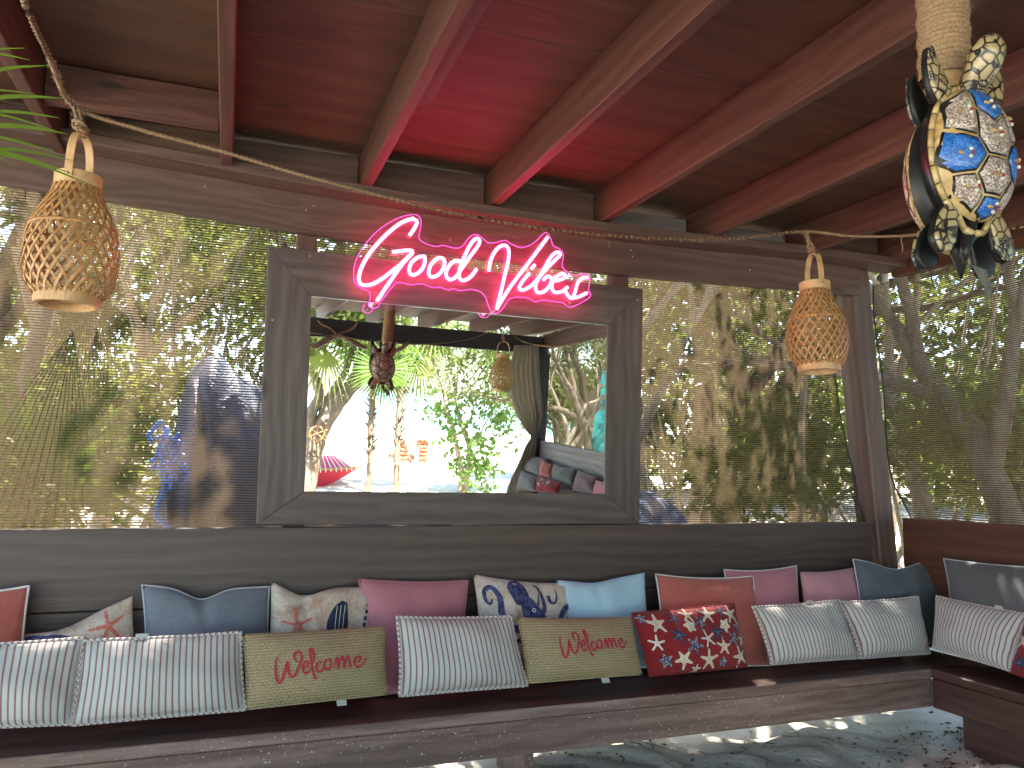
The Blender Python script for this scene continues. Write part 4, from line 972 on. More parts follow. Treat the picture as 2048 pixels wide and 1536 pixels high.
def make_turtle(N, Z, P, label, c_a, c_b, blue=True, sc_=1.0):
    N = N.normalized(); Z = (Z-N*Z.dot(N)).normalized(); X = Z.cross(N).normalized()*-1
    M = Matrix(((X.x,N.x,Z.x,P.x),(X.y,N.y,Z.y,P.y),(X.z,N.z,Z.z,P.z),(0,0,0,1))) @ Matrix.Diagonal((sc_*.90, sc_*.88, sc_, 1))
    if M.to_3x3().determinant() < 0: pass
    root = empty('turtle_carving', P, label, 'turtle carving')
    def add(name, vs, fs, m, smooth=True): return mk(name, [M @ Vector(v) for v in vs], fs, m, root, smooth)
    # shell dome, horn coloured, with body below
    nr, na = 9, 36; vs = [(0, dome(0,0), 0)]; 
    for i in range(1, nr+1):
        for k_ in range(na):
            a = 2*math.pi*k_/na; f_ = math.sin(math.pi/2*i/nr); x, z = A_*f_*math.cos(a), B_*f_*math.sin(a); vs.append((x, dome(x, z), z))
    fs = [(0, 1+(k_+1) % na, 1+k_) for k_ in range(na)]+[(1+(i*na)+k_, 1+i*na+(k_+1) % na, 1+(i+1)*na+(k_+1) % na, 1+(i+1)*na+k_) for i in range(nr-1) for k_ in range(na)]
    add('shell', vs, fs, T_HORN)
    mb = MB(); ring = []
    for k_ in range(49):
        a = 2*math.pi*k_/48; ring.append(Vector((1.03*A_*math.cos(a), -.004, 1.03*B_*math.sin(a)-(.012 if a > 4.4 and a < 5.0 else 0))))
    for j in range(24):                                 # rim plates, one by one
        seg = ring[2*j:2*j+3]; mb = MB(); mb.tube([seg[0].lerp(seg[1], .06), seg[1], seg[2].lerp(seg[1], .06)], .0052, 6); add('rim_plate', mb.v, mb.f, T_HORN)
    vs = []
    for sgn, yy in ((1, 0), (1, -.018), (1, -.030)):
        for k_ in range(40):
            a = 2*math.pi*k_/40; f_ = {0:1.10, -.018:1.04, -.030:.6}[yy]; vs.append((f_*A_*math.cos(a), yy-.006, f_*B_*math.sin(a)))
    vs.append((0, -.040, 0))
    fs = [(i*40+k_, i*40+(k_+1) % 40, (i+1)*40+(k_+1) % 40, (i+1)*40+k_) for i in range(2) for k_ in range(40)]+[(80+k_, 80+(k_+1) % 40, 120) for k_ in range(40)]
    add('belly', vs, fs, T_BLACK)
    def patch(name, poly, m, lift, shrink=0.0, rings=3):
        cx = sum(p[0] for p in poly)/len(poly); cz = sum(p[1] for p in poly)/len(poly)
        P2 = []
        for (a, b) in zip(poly, poly[1:]+poly[:1]):
            for t_ in (0, .5): P2.append((a[0]+(b[0]-a[0])*t_, a[1]+(b[1]-a[1])*t_))
        L_ = [math.hypot(p[0]-cx, p[1]-cz) for p in P2]
        P2 = [(cx+(p[0]-cx)*(1-shrink/l), cz+(p[1]-cz)*(1-shrink/l)) for p, l in zip(P2, L_)]
        n = len(P2); vs = [(cx, dome(cx, cz)+lift, cz)]
        for r in range(1, rings+1):
            for p in P2:
                x, z = cx+(p[0]-cx)*r/rings, cz+(p[1]-cz)*r/rings
                vs.append((x, dome(x, z)+lift, z))
        for p in P2: vs.append((p[0]+(p[0]-cx)*.01, dome(*p)-.002, p[1]+(p[1]-cz)*.01))
        fs = [(0, 1+i, 1+(i+1) % n) for i in range(n)]+[(1+r*n+i, 1+r*n+n+i, 1+r*n+n+(i+1) % n, 1+r*n+(i+1) % n) for r in range(rings) for i in range(n)]
        add(name, vs, fs, m)
        return cx, cz
    S = [([(-.018,.085),(.018,.085),(.024,.052),(0,.036),(-.024,.052)], c_b), ([(0,.032),(.026,.048),(.030,.008),(.016,-.012),(-.016,-.012),(-.030,.008),(-.026,.048)], c_a),
         ([(-.017,-.017),(.017,-.017),(.030,-.040),(.014,-.062),(-.014,-.062),(-.030,-.040)], c_a), ([(-.013,-.067),(.013,-.067),(.016,-.084),(0,-.092),(-.016,-.084)], c_b),
         ([(-.024,.083),(-.029,.052),(-.034,.012),(-.066,.022),(-.058,.060)], c_a), ([(-.034,.006),(-.068,.016),(-.074,-.022),(-.058,-.038),(-.035,-.036),(-.021,-.014)], c_b),
         ([(-.035,-.041),(-.057,-.043),(-.050,-.066),(-.022,-.084),(-.018,-.066)], c_a)]
    S += [([(-x, z) for x, z in poly][::-1], (c_b if i == 1 else c_a)) for i, (poly, m) in enumerate(S[4:])]
    S = [([(x*1.14, z*1.06) for x, z in poly], m) for poly, m in S]
    for poly, m in S:
        patch('scute_border', poly, T_BLACK, .0012, -.0012)
        cx, cz = patch('scute', poly, m, .0032, .0016)
        if blue and rnd.random() < .8:
            ox, oz = cx+rnd.uniform(-.006,.006), cz+rnd.uniform(-.004,.004)
            for q_, (dx, dz) in enumerate(((-.006,.005),(-.006,-.005),(.006,0))):
                mb = MB(); c = Vector((ox+dx, dome(ox+dx, oz+dz)+.005, oz+dz)); ln = .0035 if q_ < 2 else .007
                mb.tube([c-Vector((ln,0,0)), c-Vector((ln*.5,0,0)), c, c+Vector((ln*.6,0,0)), c+Vector((ln,0,0))], [.0005,.0024,.0030,.0022,.0005], 7); add('cowrie_petal', mb.v, mb.f, T_PEARL if q_ < 2 else T_HORN)
            mb = MB(); c = Vector((ox-.009, dome(ox-.009, oz)+.005, oz)); mb.tube([c-Vector((0,.002,0)), c, c+Vector((0,.002,0))], [.0008,.0024,.0010], 7); add('bead', mb.v, mb.f, T_RED)
    # flippers: flat paddles with a scaled face
    def paddle(path, wd, name='flipper', th=.009, m=T_SCALE, off=-.004):
        pts = spline([Vector((p[0], p[2] if len(p) > 2 else off, p[1])) for p in path], 4); n = len(pts)
        ww = [lerp_table(i/(n-1), [(j/(len(wd)-1), w_) for j, w_ in enumerate(wd)]) for i in range(n)]
        for face, mm, y0, y1, k2 in (('f', m, th*.55, th*.2, .93), ('b', T_BLACK, th*.18, -th, 1.0)):
            vs = []
            for i, p in enumerate(pts):
                d = (pts[min(i+1, n-1)]-pts[max(i-1, 0)]); d = Vector((d.x, 0, d.z)).normalized(); s_ = Vector((d.z, 0, -d.x))*ww[i]*k2
                vs += [p-s_+Vector((0,y1,0)), p-s_*.7+Vector((0,y0,0)), p+s_*.7+Vector((0,y0,0)), p+s_+Vector((0,y1,0))] + ([p+s_*.7+Vector((0,-th*1.2,0)), p-s_*.7+Vector((0,-th*1.2,0))] if face == 'b' else [p+s_*.5, p-s_*.5])
            fs = [(i*6+k_, i*6+(k_+1) % 6, i*6+6+(k_+1) % 6, i*6+6+k_) for i in range(n-1) for k_ in range(6)]+[tuple(range(6))[::-1], tuple(range((n-1)*6, n*6))]
            add(name if face == 'f' else name+'_back', vs, fs, mm)
    for s_ in (-1, 1):
        paddle([(s_*.040,.070), (s_*.062,.100), (s_*.074,.128), (s_*.078,.150)], [.020,.023,.014,.003])
        paddle([(s_*.040,-.078), (s_*.058,-.105), (s_*.066,-.130), (s_*.064,-.146)], [.014,.024,.026,.010])
    # neck and head curving up and out
    mb = MB(); mb.tube(spline([Vector((0,-.012,.070)), Vector((0,.000,.094)), Vector((0,.016,.112)), Vector((0,.030,.130)), Vector((0,.036,.146)), Vector((0,.030,.158))], 4),
        [lerp_table(i/20, [(0,.020),(.25,.020),(.5,.026),(.75,.027),(.92,.018),(1,.006)]) for i in range(21)], 14); add('head', mb.v, mb.f, T_SCALE)
    for s_ in (-1, 1):
        mb = MB(); c = Vector((s_*.024,.038,.134)); mb.lathe([(.0001,-.005),(.004,-.0035),(.0055,0),(.004,.0035),(.0001,.005)], 10, Matrix.Translation(c)); add('eye', mb.v, mb.f, T_BLACK)
    mb = MB(); mb.tube([Vector((0,-.010,-.09)), Vector((.004,-.012,-.115)), Vector((.014,-.010,-.135)), Vector((.018,-.006,-.152))], [.012,.012,.008,.002], 8); add('tail', mb.v, mb.f, T_BLACK)
    return root
N1 = Vector((.03,-1,.0)); Zt = Vector((0,0,1))-N1.normalized()*.19
c1 = TP + N1.normalized()*.028
make_turtle(N1, Zt, c1, 'carved wooden turtle with blue and silver shell plates, facing the camera under the wrapped pole', T_SILV, T_BLUE, True, .98)
N2 = Vector((-.02,1,0)); c2 = TP + N2*.018 + Vector((.004,0,-.02))
make_turtle(N2, Vector((0,.10,1)), c2, 'second turtle carving, back to back with the blue one, its brown shell facing the mirror', T_BROWN, T_BROWN, False, .95)
# dry leaf scrap hanging under the carvings
lf = flat('dry_leaf', (.10,.10,.09), (.16,.14,.12), 40)
a = c1+Vector((.012,.02,-.150))
mk('dry_leaf', [a, a+Vector((.03,0,-.004)), a+Vector((.045,.004,-.03)), a+Vector((.030,.006,-.055)), a+Vector((.022,0,-.03)), a+Vector((.030,.006,-.058)), a+Vector((.027,.006,-.085))], [(0,1,4),(1,2,4),(2,3,4),(3,5,6)], lf)
tag(bpy.data.objects['dry_leaf'], 'curled grey scrap of leaf dangling below the turtle carvings', 'leaf')
# ================================================================== plants and far things
def leaf_mat(name, a, b, trans=.5, sc_=.8):
    t = NT(name); c = t.coords('Object', (1,1,1), False); n = t.noise(c, sc_*3, 2); n2 = t.noise(c, 40, 2)
    colr = t.mix(t.math('ADD', t.math('MULTIPLY', n, .6), t.math('MULTIPLY', n2, .4)), a, b)
    d = t.principled(colr, .45, Specular_IOR_Level=.4)
    tr = t.n('BsdfTranslucent', i_Color=t.mix(.4, colr, (.26,.34,.06))).outputs[0]
    return t.done(t.n('MixShader', i_0=trans, i_1=d, i_2=tr).outputs[0])
L_MID = leaf_mat('leaf_mid', (.055,.075,.018), (.13,.155,.045), .5)
L_YEL = leaf_mat('leaf_yellowgreen', (.09,.11,.022), (.20,.215,.06), .5)
L_DRK = leaf_mat('leaf_dark', (.028,.038,.014), (.065,.08,.032), .35)
L_GRN = leaf_mat('leaf_fresh_green', (.05,.11,.02), (.12,.22,.04), .5)
L_PALM = leaf_mat('palm_leaf', (.045,.11,.012), (.14,.26,.03), .45, 2)
L_DEAD = leaf_mat('dead_frond', (.022,.016,.011), (.06,.043,.028), .08)
def bark_mat(name, a, b, c_):
    t = NT(name); c = t.coords('Object', (1,1,1), True)
    n = t.noise(t.n('Mapping', i_Vector=c, i_Scale=(14,14,3.5)).outputs[0], 1., 6, .65, .6); n2 = t.noise(c, 3, 3)
    colr = t.ramp(n, [(.3,a),(.52,b),(.75,c_)]); colr = t.mix(t.math('MULTIPLY', n2, .5), colr, b)
    return t.done(t.principled(colr, .9, t.bump(n, .9, .02), Specular_IOR_Level=.2))
BARK = bark_mat('bark_grey_brown', (.07,.05,.035), (.20,.15,.11), (.36,.30,.23))
BARKP = bark_mat('bark_pale', (.16,.12,.09), (.34,.28,.21), (.50,.44,.36))
BARKD = bark_mat('bark_dark', (.035,.025,.02), (.08,.06,.045), (.16,.12,.09))
def leaves_np(name, C, size, mat, parent=None, seed=0, flat_=0.0, elong=2.0, kind=None):
    g = np.random.default_rng(seed); C = np.asarray(C, dtype=np.float64); n = len(C)
    a = g.normal(size=(n,3)); a[:,2] *= (1-flat_); a /= np.linalg.norm(a, axis=1)[:,None]
    b = g.normal(size=(n,3)); b -= a*(a*b).sum(1)[:,None]; b /= np.linalg.norm(b, axis=1)[:,None]
    s = size*g.uniform(.6, 1.35, n)[:,None]
    V = np.stack([C-a*s*elong*.5, C+b*s*.5, C+a*s*elong*.5, C-b*s*.5], 1).reshape(-1,3)
    me = bpy.data.meshes.new(name); me.vertices.add(4*n); me.vertices.foreach_set('co', V.ravel())
    me.loops.add(4*n); me.loops.foreach_set('vertex_index', np.arange(4*n, dtype=np.int32))
    me.polygons.add(n); me.polygons.foreach_set('loop_start', np.arange(0, 4*n, 4, dtype=np.int32))
    try: me.polygons.foreach_set('loop_total', np.full(n, 4, dtype=np.int32))
    except Exception: pass
    me.update(calc_edges=True); me.materials.append(mat)
    o = bpy.data.objects.new(name, me); col.objects.link(o)
    if parent is not None: o.parent = parent
    if kind: o['kind'] = kind
    return o
def clump(g, centers, per, r, squash=.7):
    out = []
    for c in centers:
        n = max(3, int(per*g.uniform(.6, 1.4))); q = g.normal(size=(n,3)); q /= np.linalg.norm(q, axis=1)[:,None]
        q *= (g.uniform(0, 1, n)**.45)[:,None]*r*g.uniform(.6, 1.3); q[:,2] *= squash
        out.append(q+np.array(c))
    return np.concatenate(out)
def grow(g, base, direction, length, r, depth, limbs, tips, spread=.6, seg=7, wob=.16, up=.12):
    p = Vector(base); d = Vector(direction).normalized(); pts = [p.copy()]; rs = [r]; kids = []
    for i in range(seg):
        d = (d + Vector((g.gauss(0, wob), g.gauss(0, wob), g.gauss(0, wob*.6)+up*.3))).normalized()
        p = p + d*length/seg; pts.append(p.copy()); rs.append(r*(1-.55*(i+1)/seg))
        if depth > 0 and i >= seg*.35: kids.append((p.copy(), d.copy(), rs[-1]))
    limbs.append((pts, rs))
    if depth == 0: tips.append(tuple(p)); tips.append(tuple(pts[len(pts)//2])); return
    g.shuffle(kids)
    for (q, dd, rr) in kids[:3 if depth > 1 else 3]+[(pts[-1], d, rs[-1])]:
        ax_ = Vector((g.gauss(0,1), g.gauss(0,1), g.gauss(0,.5))).normalized()
        nd = (dd + ax_*spread*g.uniform(.7, 1.3)).normalized()
        grow(g, q, nd, length*g.uniform(.5, .78), rr*.78, depth-1, limbs, tips, spread, max(4, seg-1), wob, up)
def make_tree(name, seed, h=3.2, r=.11, lean=(0,0,1), depth=3, per=70, cr=.38, leaf=.06, lm=None, bm_=None, spread=.6, wob=.16, up=.12, flat_=.0):
    g = random.Random(seed); ng = np.random.default_rng(seed)
    root = empty(name, (0,0,0)); limbs, tips = [], []
    grow(g, (0,0,-.1), lean, h, r, depth, limbs, tips, spread, 8, wob, up)
    mb = MB()
    for pts, rs in limbs:
        mb.tube(spline(pts, 2), [x for x in np.interp(np.linspace(0, len(rs)-1, (len(rs)-1)*2+1), range(len(rs)), rs)], 9 if rs[0] > .04 else 5, False)
    mb.build('trunk', bm_ or BARK, root, True, True)
    if per: leaves_np('crown', clump(ng, tips, per, cr), leaf, lm or L_MID, root, seed, flat_)
    return root
def place(t_, x, y, rz=0, s=1.0, label=None, group=None, cat='tree', z=None):
    t_.location = (x, y, ground_z(x, y) if z is None else z); t_.rotation_euler = (0, 0, rz); t_.scale = (s,)*3
    tag(t_, label, cat, group); return t_
GT = 'trees in the wood behind the screens'
tA = make_tree('broadleaf_tree', 11, 2.3, .12, (.15,.1,1), 3, 30, .42, .046, L_MID, BARK)
tB = make_tree('broadleaf_tree', 23, 2.0, .09, (-.2,.1,1), 3, 30, .40, .042, L_YEL, BARKP, .7)
tC = make_tree('broadleaf_tree', 37, 2.6, .15, (.1,-.1,1), 3, 28, .48, .050, L_MID, BARKD, .75)
tD = make_tree('bushy_tree', 41, .9, .05, (0,0,1), 3, 34, .34, .042, L_YEL, BARK, .9)
spots = [  # px direction, distance, proto, scale, rot, label
 (205, 10.0, tB, 1.25, .3, 'pale-trunked tree behind the back screen, left of the tarpaulin'),
 (60, 5.6, tA, 1.0, 1.2, 'brown-trunked tree at the far left behind the back screen'),
 (640, 9.5, tC, 1.1, 2.0, 'dark tree hidden mostly behind the mirror'),
 (1130, 8.0, tA, 1.15, 3.9, 'brown-trunked tree right behind the mirror edge'),
 (1320, 5.4, tB, .95, 4.4, 'pale bent-trunked tree just right of the mirror frame'),
 (1430, 7.6, tC, 1.1, .8, 'thick dark forked tree in the middle of the right part of the back screen'),
 (1600, 10.5, tA, 1.2, 5.1, 'slim brown tree seen behind the right lantern'),
 (1880, 7.0, tB, 1.1, 2.6, 'pale forked tree seen through the right screen beside the post'),
 (2040, 5.8, tA, 1.0, .1, 'leaning brown tree at the right edge behind the right screen'),
 (-120, 8.5, tC, 1.0, 4.1, 'dark tree beyond the left edge of the back screen'),
 (900, 15.0, tA, 1.6, 2.2, 'far tree seen in the strip between mirror and header'),
 (2300, 9.0, tC, 1.2, 1.9, 'dark tree beyond the right edge of the photo'),
]
used = set()
def at_dist(px, d): v = ray(px, 940); v = Vector((v.x, v.y)).normalized(); return v.x*d, v.y*d
for px, d, pr, s, rz, lab in spots:
    x, y = at_dist(px, d); t_ = pr if id(pr) not in used else copy_tree(pr); used.add(id(pr))
    place(t_, x, y, rz, s, lab, GT)
bspots = [(20,4.6,.75,'low bright bush at the foot of the left screen'),(120,6.8,1.0,'round yellow-green bush below the large lantern'),(1640,6.2,1.0,'sunlit bush at the gap beside the corner post'),(1960,8.,1.1,'yellow-green bush right of the pale forked tree'),(2120,7,1.1,'bush beyond the right edge'),]
first = True
for px, d, s, lab in bspots:
    x, y = at_dist(px, d); t_ = tD if first else copy_tree(tD); first = False
    place(t_, x, y, rnd.uniform(0, 6), s, lab, 'bushes behind the screens', 'bush')
# a dense thicket closing the view
ng = np.random.default_rng(5)
cs = []
for k_ in range(820):
    a = ng.uniform(-.6, 1.6); d = ng.uniform(17, 26); hh = .9+ng.uniform(0, 1)*10.5
    cs.append((math.sin(a)*d, math.cos(a)*d, hh))
o = leaves_np('far_woodland', clump(ng, cs, 190, 1.2, .8), .13, L_MID, None, 6); tag(o, 'dense green woodland closing the view far behind the screens', 'woodland', kind='stuff')
# slim stems among the trees
mb = MB(); gs = random.Random(8)
for k_ in range(230):
    a = gs.uniform(-.5, 1.35); d = gs.uniform(6, 20); x, y = math.sin(a)*d, math.cos(a)*d; p = Vector((x, y, 0)); pts = [p]
    dd = Vector((gs.gauss(0,.25), gs.gauss(0,.25), 1)).normalized()
    for i in range(6): dd = (dd+Vector((gs.gauss(0,.09), gs.gauss(0,.09), 0))).normalized(); pts.append(pts[-1]+dd*.55)
    r0 = gs.uniform(.012, .035); mb.tube(pts, [r0*(1-.12*i) for i in range(7)], 5, False)
tag(mb.build('saplings', BARKP, None, True), 'thin bare sapling stems standing in the wood behind the screens', 'saplings', kind='stuff')
# dry litter and dead grass on the sunny ground
C = []
for k_ in range(26000):
    a = ng.uniform(-.6, 1.45); d = 6.2+ng.uniform(0, 1)**1.3*15; x, y = math.sin(a)*d, math.cos(a)*d
    C.append((x, y, ground_z(x, y)+ng.uniform(.0, .05)))
o = leaves_np('leaf_litter', C, .045, flat('dry_litter', (.30,.22,.14), (.55,.46,.34), 12), None, 7, .75, 2.2); tag(o, 'dry leaves and twigs scattered over the ground behind the gazebo', 'leaf litter', kind='stuff')
# hanging dead palm frond behind the screen under the left lantern
def frond(name, hub, dirs, L, w_, mat, label, cat='palm frond', nst=1, droop=.4, n=26, fan=math.pi*1.5, fused=.45, axis=None, updir=None, seed=3, M=None, group=None, stem=None):
    """fan palm leaf: segments joined near the hub then free, as separate leaflets"""
    g = random.Random(seed); root = empty(name, hub, label, cat, group)
    ax_ = Vector(axis).normalized(); up = Vector(updir); up = (up-ax_*up.dot(ax_)).normalized(); sd_ = ax_.cross(up)
    for i in range(n):
        a = -fan/2+fan*i/(n-1); d = up*math.cos(a)+sd_*math.sin(a); tn = -up*math.sin(a)+sd_*math.cos(a)
        l = L*(1-.22*abs(a)/(fan/2))*g.uniform(.92, 1.06); wmax = l*fused*math.tan(fan/(n-1)/2)*1.04
        vs = []; m = 9; p = Vector(hub)
        for j in range(m+1):
            t_ = j/m; q = Vector(hub)+d*l*t_ + Vector((0,0,-1))*droop*l*max(0, t_-.35)**2*g.uniform(.9, 1.1)+ax_*(.03*l*math.sin(t_*3)+g.uniform(-.004,.004))
            ww = wmax*(t_/fused) if t_ < fused else wmax*(1-(t_-fused)/(1-fused))**.7
            ww = max(ww, .0008)
            vs += [q-tn*ww, q+ax_*ww*.35*(1 if i % 2 else -1), q+tn*ww]
        fs = [(j*3+k_, j*3+k_+1, j*3+4+k_, j*3+3+k_) for j in range(m) for k_ in (0, 1)]
        mk('leaflet', vs, fs, mat, root, True)
    if stem:
        mb = MB(); mb.tube(spline([Vector(hub), (Vector(hub)+Vector(stem))/2+Vector((0,0,.05)), Vector(stem)]), .008, 6); mb.build('stalk', mat, root, True)
    return root
frond('dead_palm_frond', atY(178, 570, 3.02), None, .74, 0, L_DEAD, 'dark dead palm frond hanging behind the back screen below the large lantern', axis=(.1,-1,0), updir=(-.15,0,-1), fan=.62, n=15, fused=.16, droop=.1)
frond('dead_palm_frond', atY(218, 580, 3.0), None, .50, 0, L_DEAD, 'second dark dead frond, just right of the other behind the back screen', axis=(-.2,-1,0), updir=(.05,0,-1), fan=.42, n=10, fused=.16, droop=.1, seed=9)
frond('palm_frond', atY(430, 960, 3.5), None, .5, 0, L_PALM, 'low green palm leaf behind the left part of the back screen', axis=(.3,-1,.2), updir=(-1,0,.5), fan=2.2, n=18, seed=12) if False else None
frond('palm_frond', atY(70, 960, 4.2), None, .75, 0, L_PALM, 'bright palm leaf near the ground behind the far left of the screen', axis=(.2,-1,.3), updir=(.3,0,1), fan=3.4, n=22, seed=14)
# near green leaf blades reaching in at the upper left
blades = [((-160,120),(60,120),.9,1.0,10),((-160,240),(120,236),.9,1.0,11),((-170,300),(150,322),.9,1.0,9),((-160,150),(50,96),.9,1.0,9),((-160,190),(97,131),.9,1.0,13),((-170,225),(128,197),.88,1.0,14),((-170,205),(70,188),.9,1.02,7),((-170,262),(137,268),.88,1.0,14),((-180,215),(112,262),.9,1.0,8),((-180,262),(118,308),.87,1.0,9),((-180,268),(205,380),.86,1.02,8),((-180,280),(150,350),.87,1.0,8),((-160,285),(30,330),.9,1.0,6)]
pf = empty('palm_frond', atY(-420, 215, 1.25), 'near green palm leaf blades poking in from the upper left corner', 'palm frond')
for (a, b, ya, yb, wpx) in blades:
    A, B = atY(*a, ya+.35), atY(*b, yb+.45); hub = pf.location; vs = []; m = 12
    pts = spline([Vector(hub), A, A.lerp(B, .55)+Vector((0,0,.012)), B], 5); L_ = len(pts)
    wm = wpx/FPX*1.35*.5
    for j, p in enumerate(pts):
        t_ = j/(L_-1); ww = wm*(min(1, t_*3)**.6)*(1-max(0, (t_-.45)/.55)**1.6); ww = max(ww, .0004)
        vs += [p-Vector((0,.3,1)).normalized()*ww, p+Vector((0,ww*.5,0)), p+Vector((0,.3,1)).normalized()*ww]
    mk('leaflet', vs, [(j*3+k_, j*3+k_+1, j*3+4+k_, j*3+3+k_) for j in range(L_-1) for k_ in (0, 1)], L_PALM, pf, True)

# added trees with overhead canopies, placed to break the sun into flecks
for i, (x, y, cx_, lab) in enumerate(((-1.6,8.4,-1.1,'added spreading tree whose canopy shades the back left of the gazebo'),(2.2,9.2,1.3,'added spreading tree whose canopy shades the middle of the gazebo'),(5.4,8.2,3.7,'added spreading tree whose canopy shades the right corner of the gazebo'))):
    root = empty('added_canopy_tree', (x, y, ground_z(x, y)), lab, 'tree', GT); mb = MB(); g = random.Random(50+i); cs = []
    def P_(a, b, c): return Vector((a, b, c))
    fork = P_(x-.2, y-.5, 3.0); mb.tube(spline([P_(x, y, -.1), P_(x+.1, y-.15, 1.5), fork], 4), [.15]*3+[.14]*3+[.12]*3, 10, False)
    for k_ in range(6):
        e = P_(cx_+g.uniform(-1.3,1.3), g.uniform(4.0, 6.6), g.uniform(3.7, 5.4)); m_ = fork.lerp(e, .5)+Vector((g.gauss(0,.2), g.gauss(0,.2), .35)); pts = spline([fork, m_, e], 5)
        mb.tube(pts, [.07*(1-.8*j/(len(pts)-1)) for j in range(len(pts))], 6, False)
        for q in range(5):
            j = g.randrange(4, len(pts)); s_ = pts[j]; e2 = s_+Vector((g.gauss(0,.5), g.gauss(0,.5), g.gauss(.1,.25))); mb.tube([s_, e2], [.018,.006], 4, False); cs += [tuple(e2), tuple(s_.lerp(e2, .5))]
    mb.build('trunk', BARK, root)
    C_ = clump(ng, cs, 110, .52, .6); C_ = C_[C_[:,2] > 2.7]
    leaves_np('crown', C_-np.array(root.location), .062, L_MID, root, 60+i)
# ================================================================== blue tarpaulin over a hull behind the back screen
t = NT('dark_blue_tarpaulin'); c = t.coords('Object', (1,1,1), False)
TARP = t.done(t.principled(t.mix(t.noise(c, 3, 4), (.055,.075,.145), (.11,.14,.215)), .55, t.bump(t.noise(c, 7, 4, .6, .8), .7, .03)))
YT = 4.3
rid = [(300,1046),(322,1000),(338,940),(352,860),(374,785),(398,728),(425,708),(455,722),(492,758),(560,800),(760,870),(1000,925),(1200,962),(1290,985),(1335,1040)]
RP = spline([atY(px, py, YT) for px, py in rid], 4)
vs = []; m = 14
for i, p in enumerate(RP):
    hgt = max(.02, p.z); dep = .55*min(1, hgt/.9)
    for k_ in range(m+1):
        a = math.pi*k_/m; y = -math.cos(a)*dep*(1+.06*math.sin(i*.9+k_)); z = hgt*(math.sin(a)**.55)
        vs.append((p.x+.02*math.sin(k_*1.3+i*.5), YT+y+.02*math.sin(i*1.1+k_*.6), z))
fs = [(i*(m+1)+k_, (i+1)*(m+1)+k_, (i+1)*(m+1)+k_+1, i*(m+1)+k_+1) for i in range(len(RP)-1) for k_ in range(m)]
tp = empty('covered_boat', (RP[8].x, YT, 0), 'dark blue tarpaulin draped over a peaked hull behind the back screen, left of the mirror', 'covered boat')
mk('tarpaulin', vs, fs, TARP, tp, True)
t = NT('bright_blue_cord'); BB = t.done(t.principled((.05,.30,.90), .5))
mb = MB(); gs = random.Random(4)
for k_ in range(22):
    p = atY(333+gs.uniform(-10,12), 875+gs.uniform(0,70), YT-.62); pts = [p]
    for i in range(7): pts.append(pts[-1]+Vector((gs.gauss(0,.014), gs.gauss(0,.01), gs.gauss(-.004,.022))))
    mb.tube(spline(pts, 3), .009, 5)
mb.tube(spline([atY(px, py, YT-.64) for px, py in ((338,930),(330,955),(327,985),(318,1005),(312,1030),(325,1045),(345,1060))]), .012, 6)
mb.build('lashing_cord', BB, tp, True)

# ================================================================== the beach side, seen in the mirror
def mg(px, py):
    p = mZ(px, py, 0)
    for _ in range(6): p = mZ(px, py, ground_z(p.x, p.y))
    return p
def trunk_palm(pxs, w0, w1, label, ytop=730):
    b = mg(*pxs[0]); pts = [b-Vector((0,0,.1))]
    for q in pxs[1:]: pts.append(mY(*q, b.y))
    pts = spline(pts, 8); n = len(pts); dist = (mray(*pxs[0])[0]-b).length+2.9
    root = empty('palm_tree', b, label, 'palm tree'); sc_ = dist/FPX/2
    mb = MB(); rs = [(w0+(w1-w0)*i/(n-1))*sc_*(1+.07*math.sin(i*2.1)) for i in range(n)]; mb.tube(pts, rs, 12); mb.build('trunk', BARK, root, True)
    mb = MB(); g = random.Random(int(pxs[0][0]))
    for k_ in range(60):                                # old leaf bases on the upper trunk
        i = g.randrange(int(n*.35), n-1); a = g.uniform(0, 6.28); o_ = Vector((math.cos(a), math.sin(a), 0)); p = pts[i]+o_*rs[i]*.9; l = g.uniform(.03,.10)
        mb.tube([p, p+o_*l*.5+Vector((0,0,l*.5)), p+o_*l+Vector((0,0,l*.9))], [.010,.007,.002], 4)
    mb.build('leaf_bases', L_DEAD, root); root.children[-1]['kind'] = 'stuff'
    return root, pts[-1]
r1, top1 = trunk_palm([(736,986),(739,940),(742,900),(741,860),(744,825),(746,780)], 11, 13, 'slim palm with a pale lower trunk, left of the pair in the mirror')
r2, top2 = trunk_palm([(795,986),(794,930),(796,880),(799,840),(801,800),(803,760)], 12, 15, 'slim darker palm trunk, right of the pair in the mirror')
for top, sd_, root in ((top1, 1, r1), (top2, 5, r2)):
    g = random.Random(sd_)
    for k_ in range(4):
        a = 3.5+k_*.85+g.uniform(-.2,.2); out_ = Vector((math.cos(a), math.sin(a), .45)); hubp = top+out_*.42+Vector((0,0,.3))
        f_ = frond('crown_leaf', hubp, None, .5, 0, L_PALM, None, None, axis=(out_.x*.5, out_.y*.5, 1), updir=(out_.x, out_.y, -.1), fan=4.2, n=16, fused=.5, droop=.5, seed=sd_*10+k_, stem=top)
        # join the leaflets of a crown leaf so the palm stays thing > part
        vs, fs = [], []
        for ch in list(f_.children):
            n0 = len(vs); vs += [v.co.copy() for v in ch.data.vertices]; fs += [tuple(i+n0 for i in p.vertices) for p in ch.data.polygons]; bpy.data.objects.remove(ch)
        bpy.data.objects.remove(f_); mk('crown_leaf', vs, fs, L_PALM, root, True)
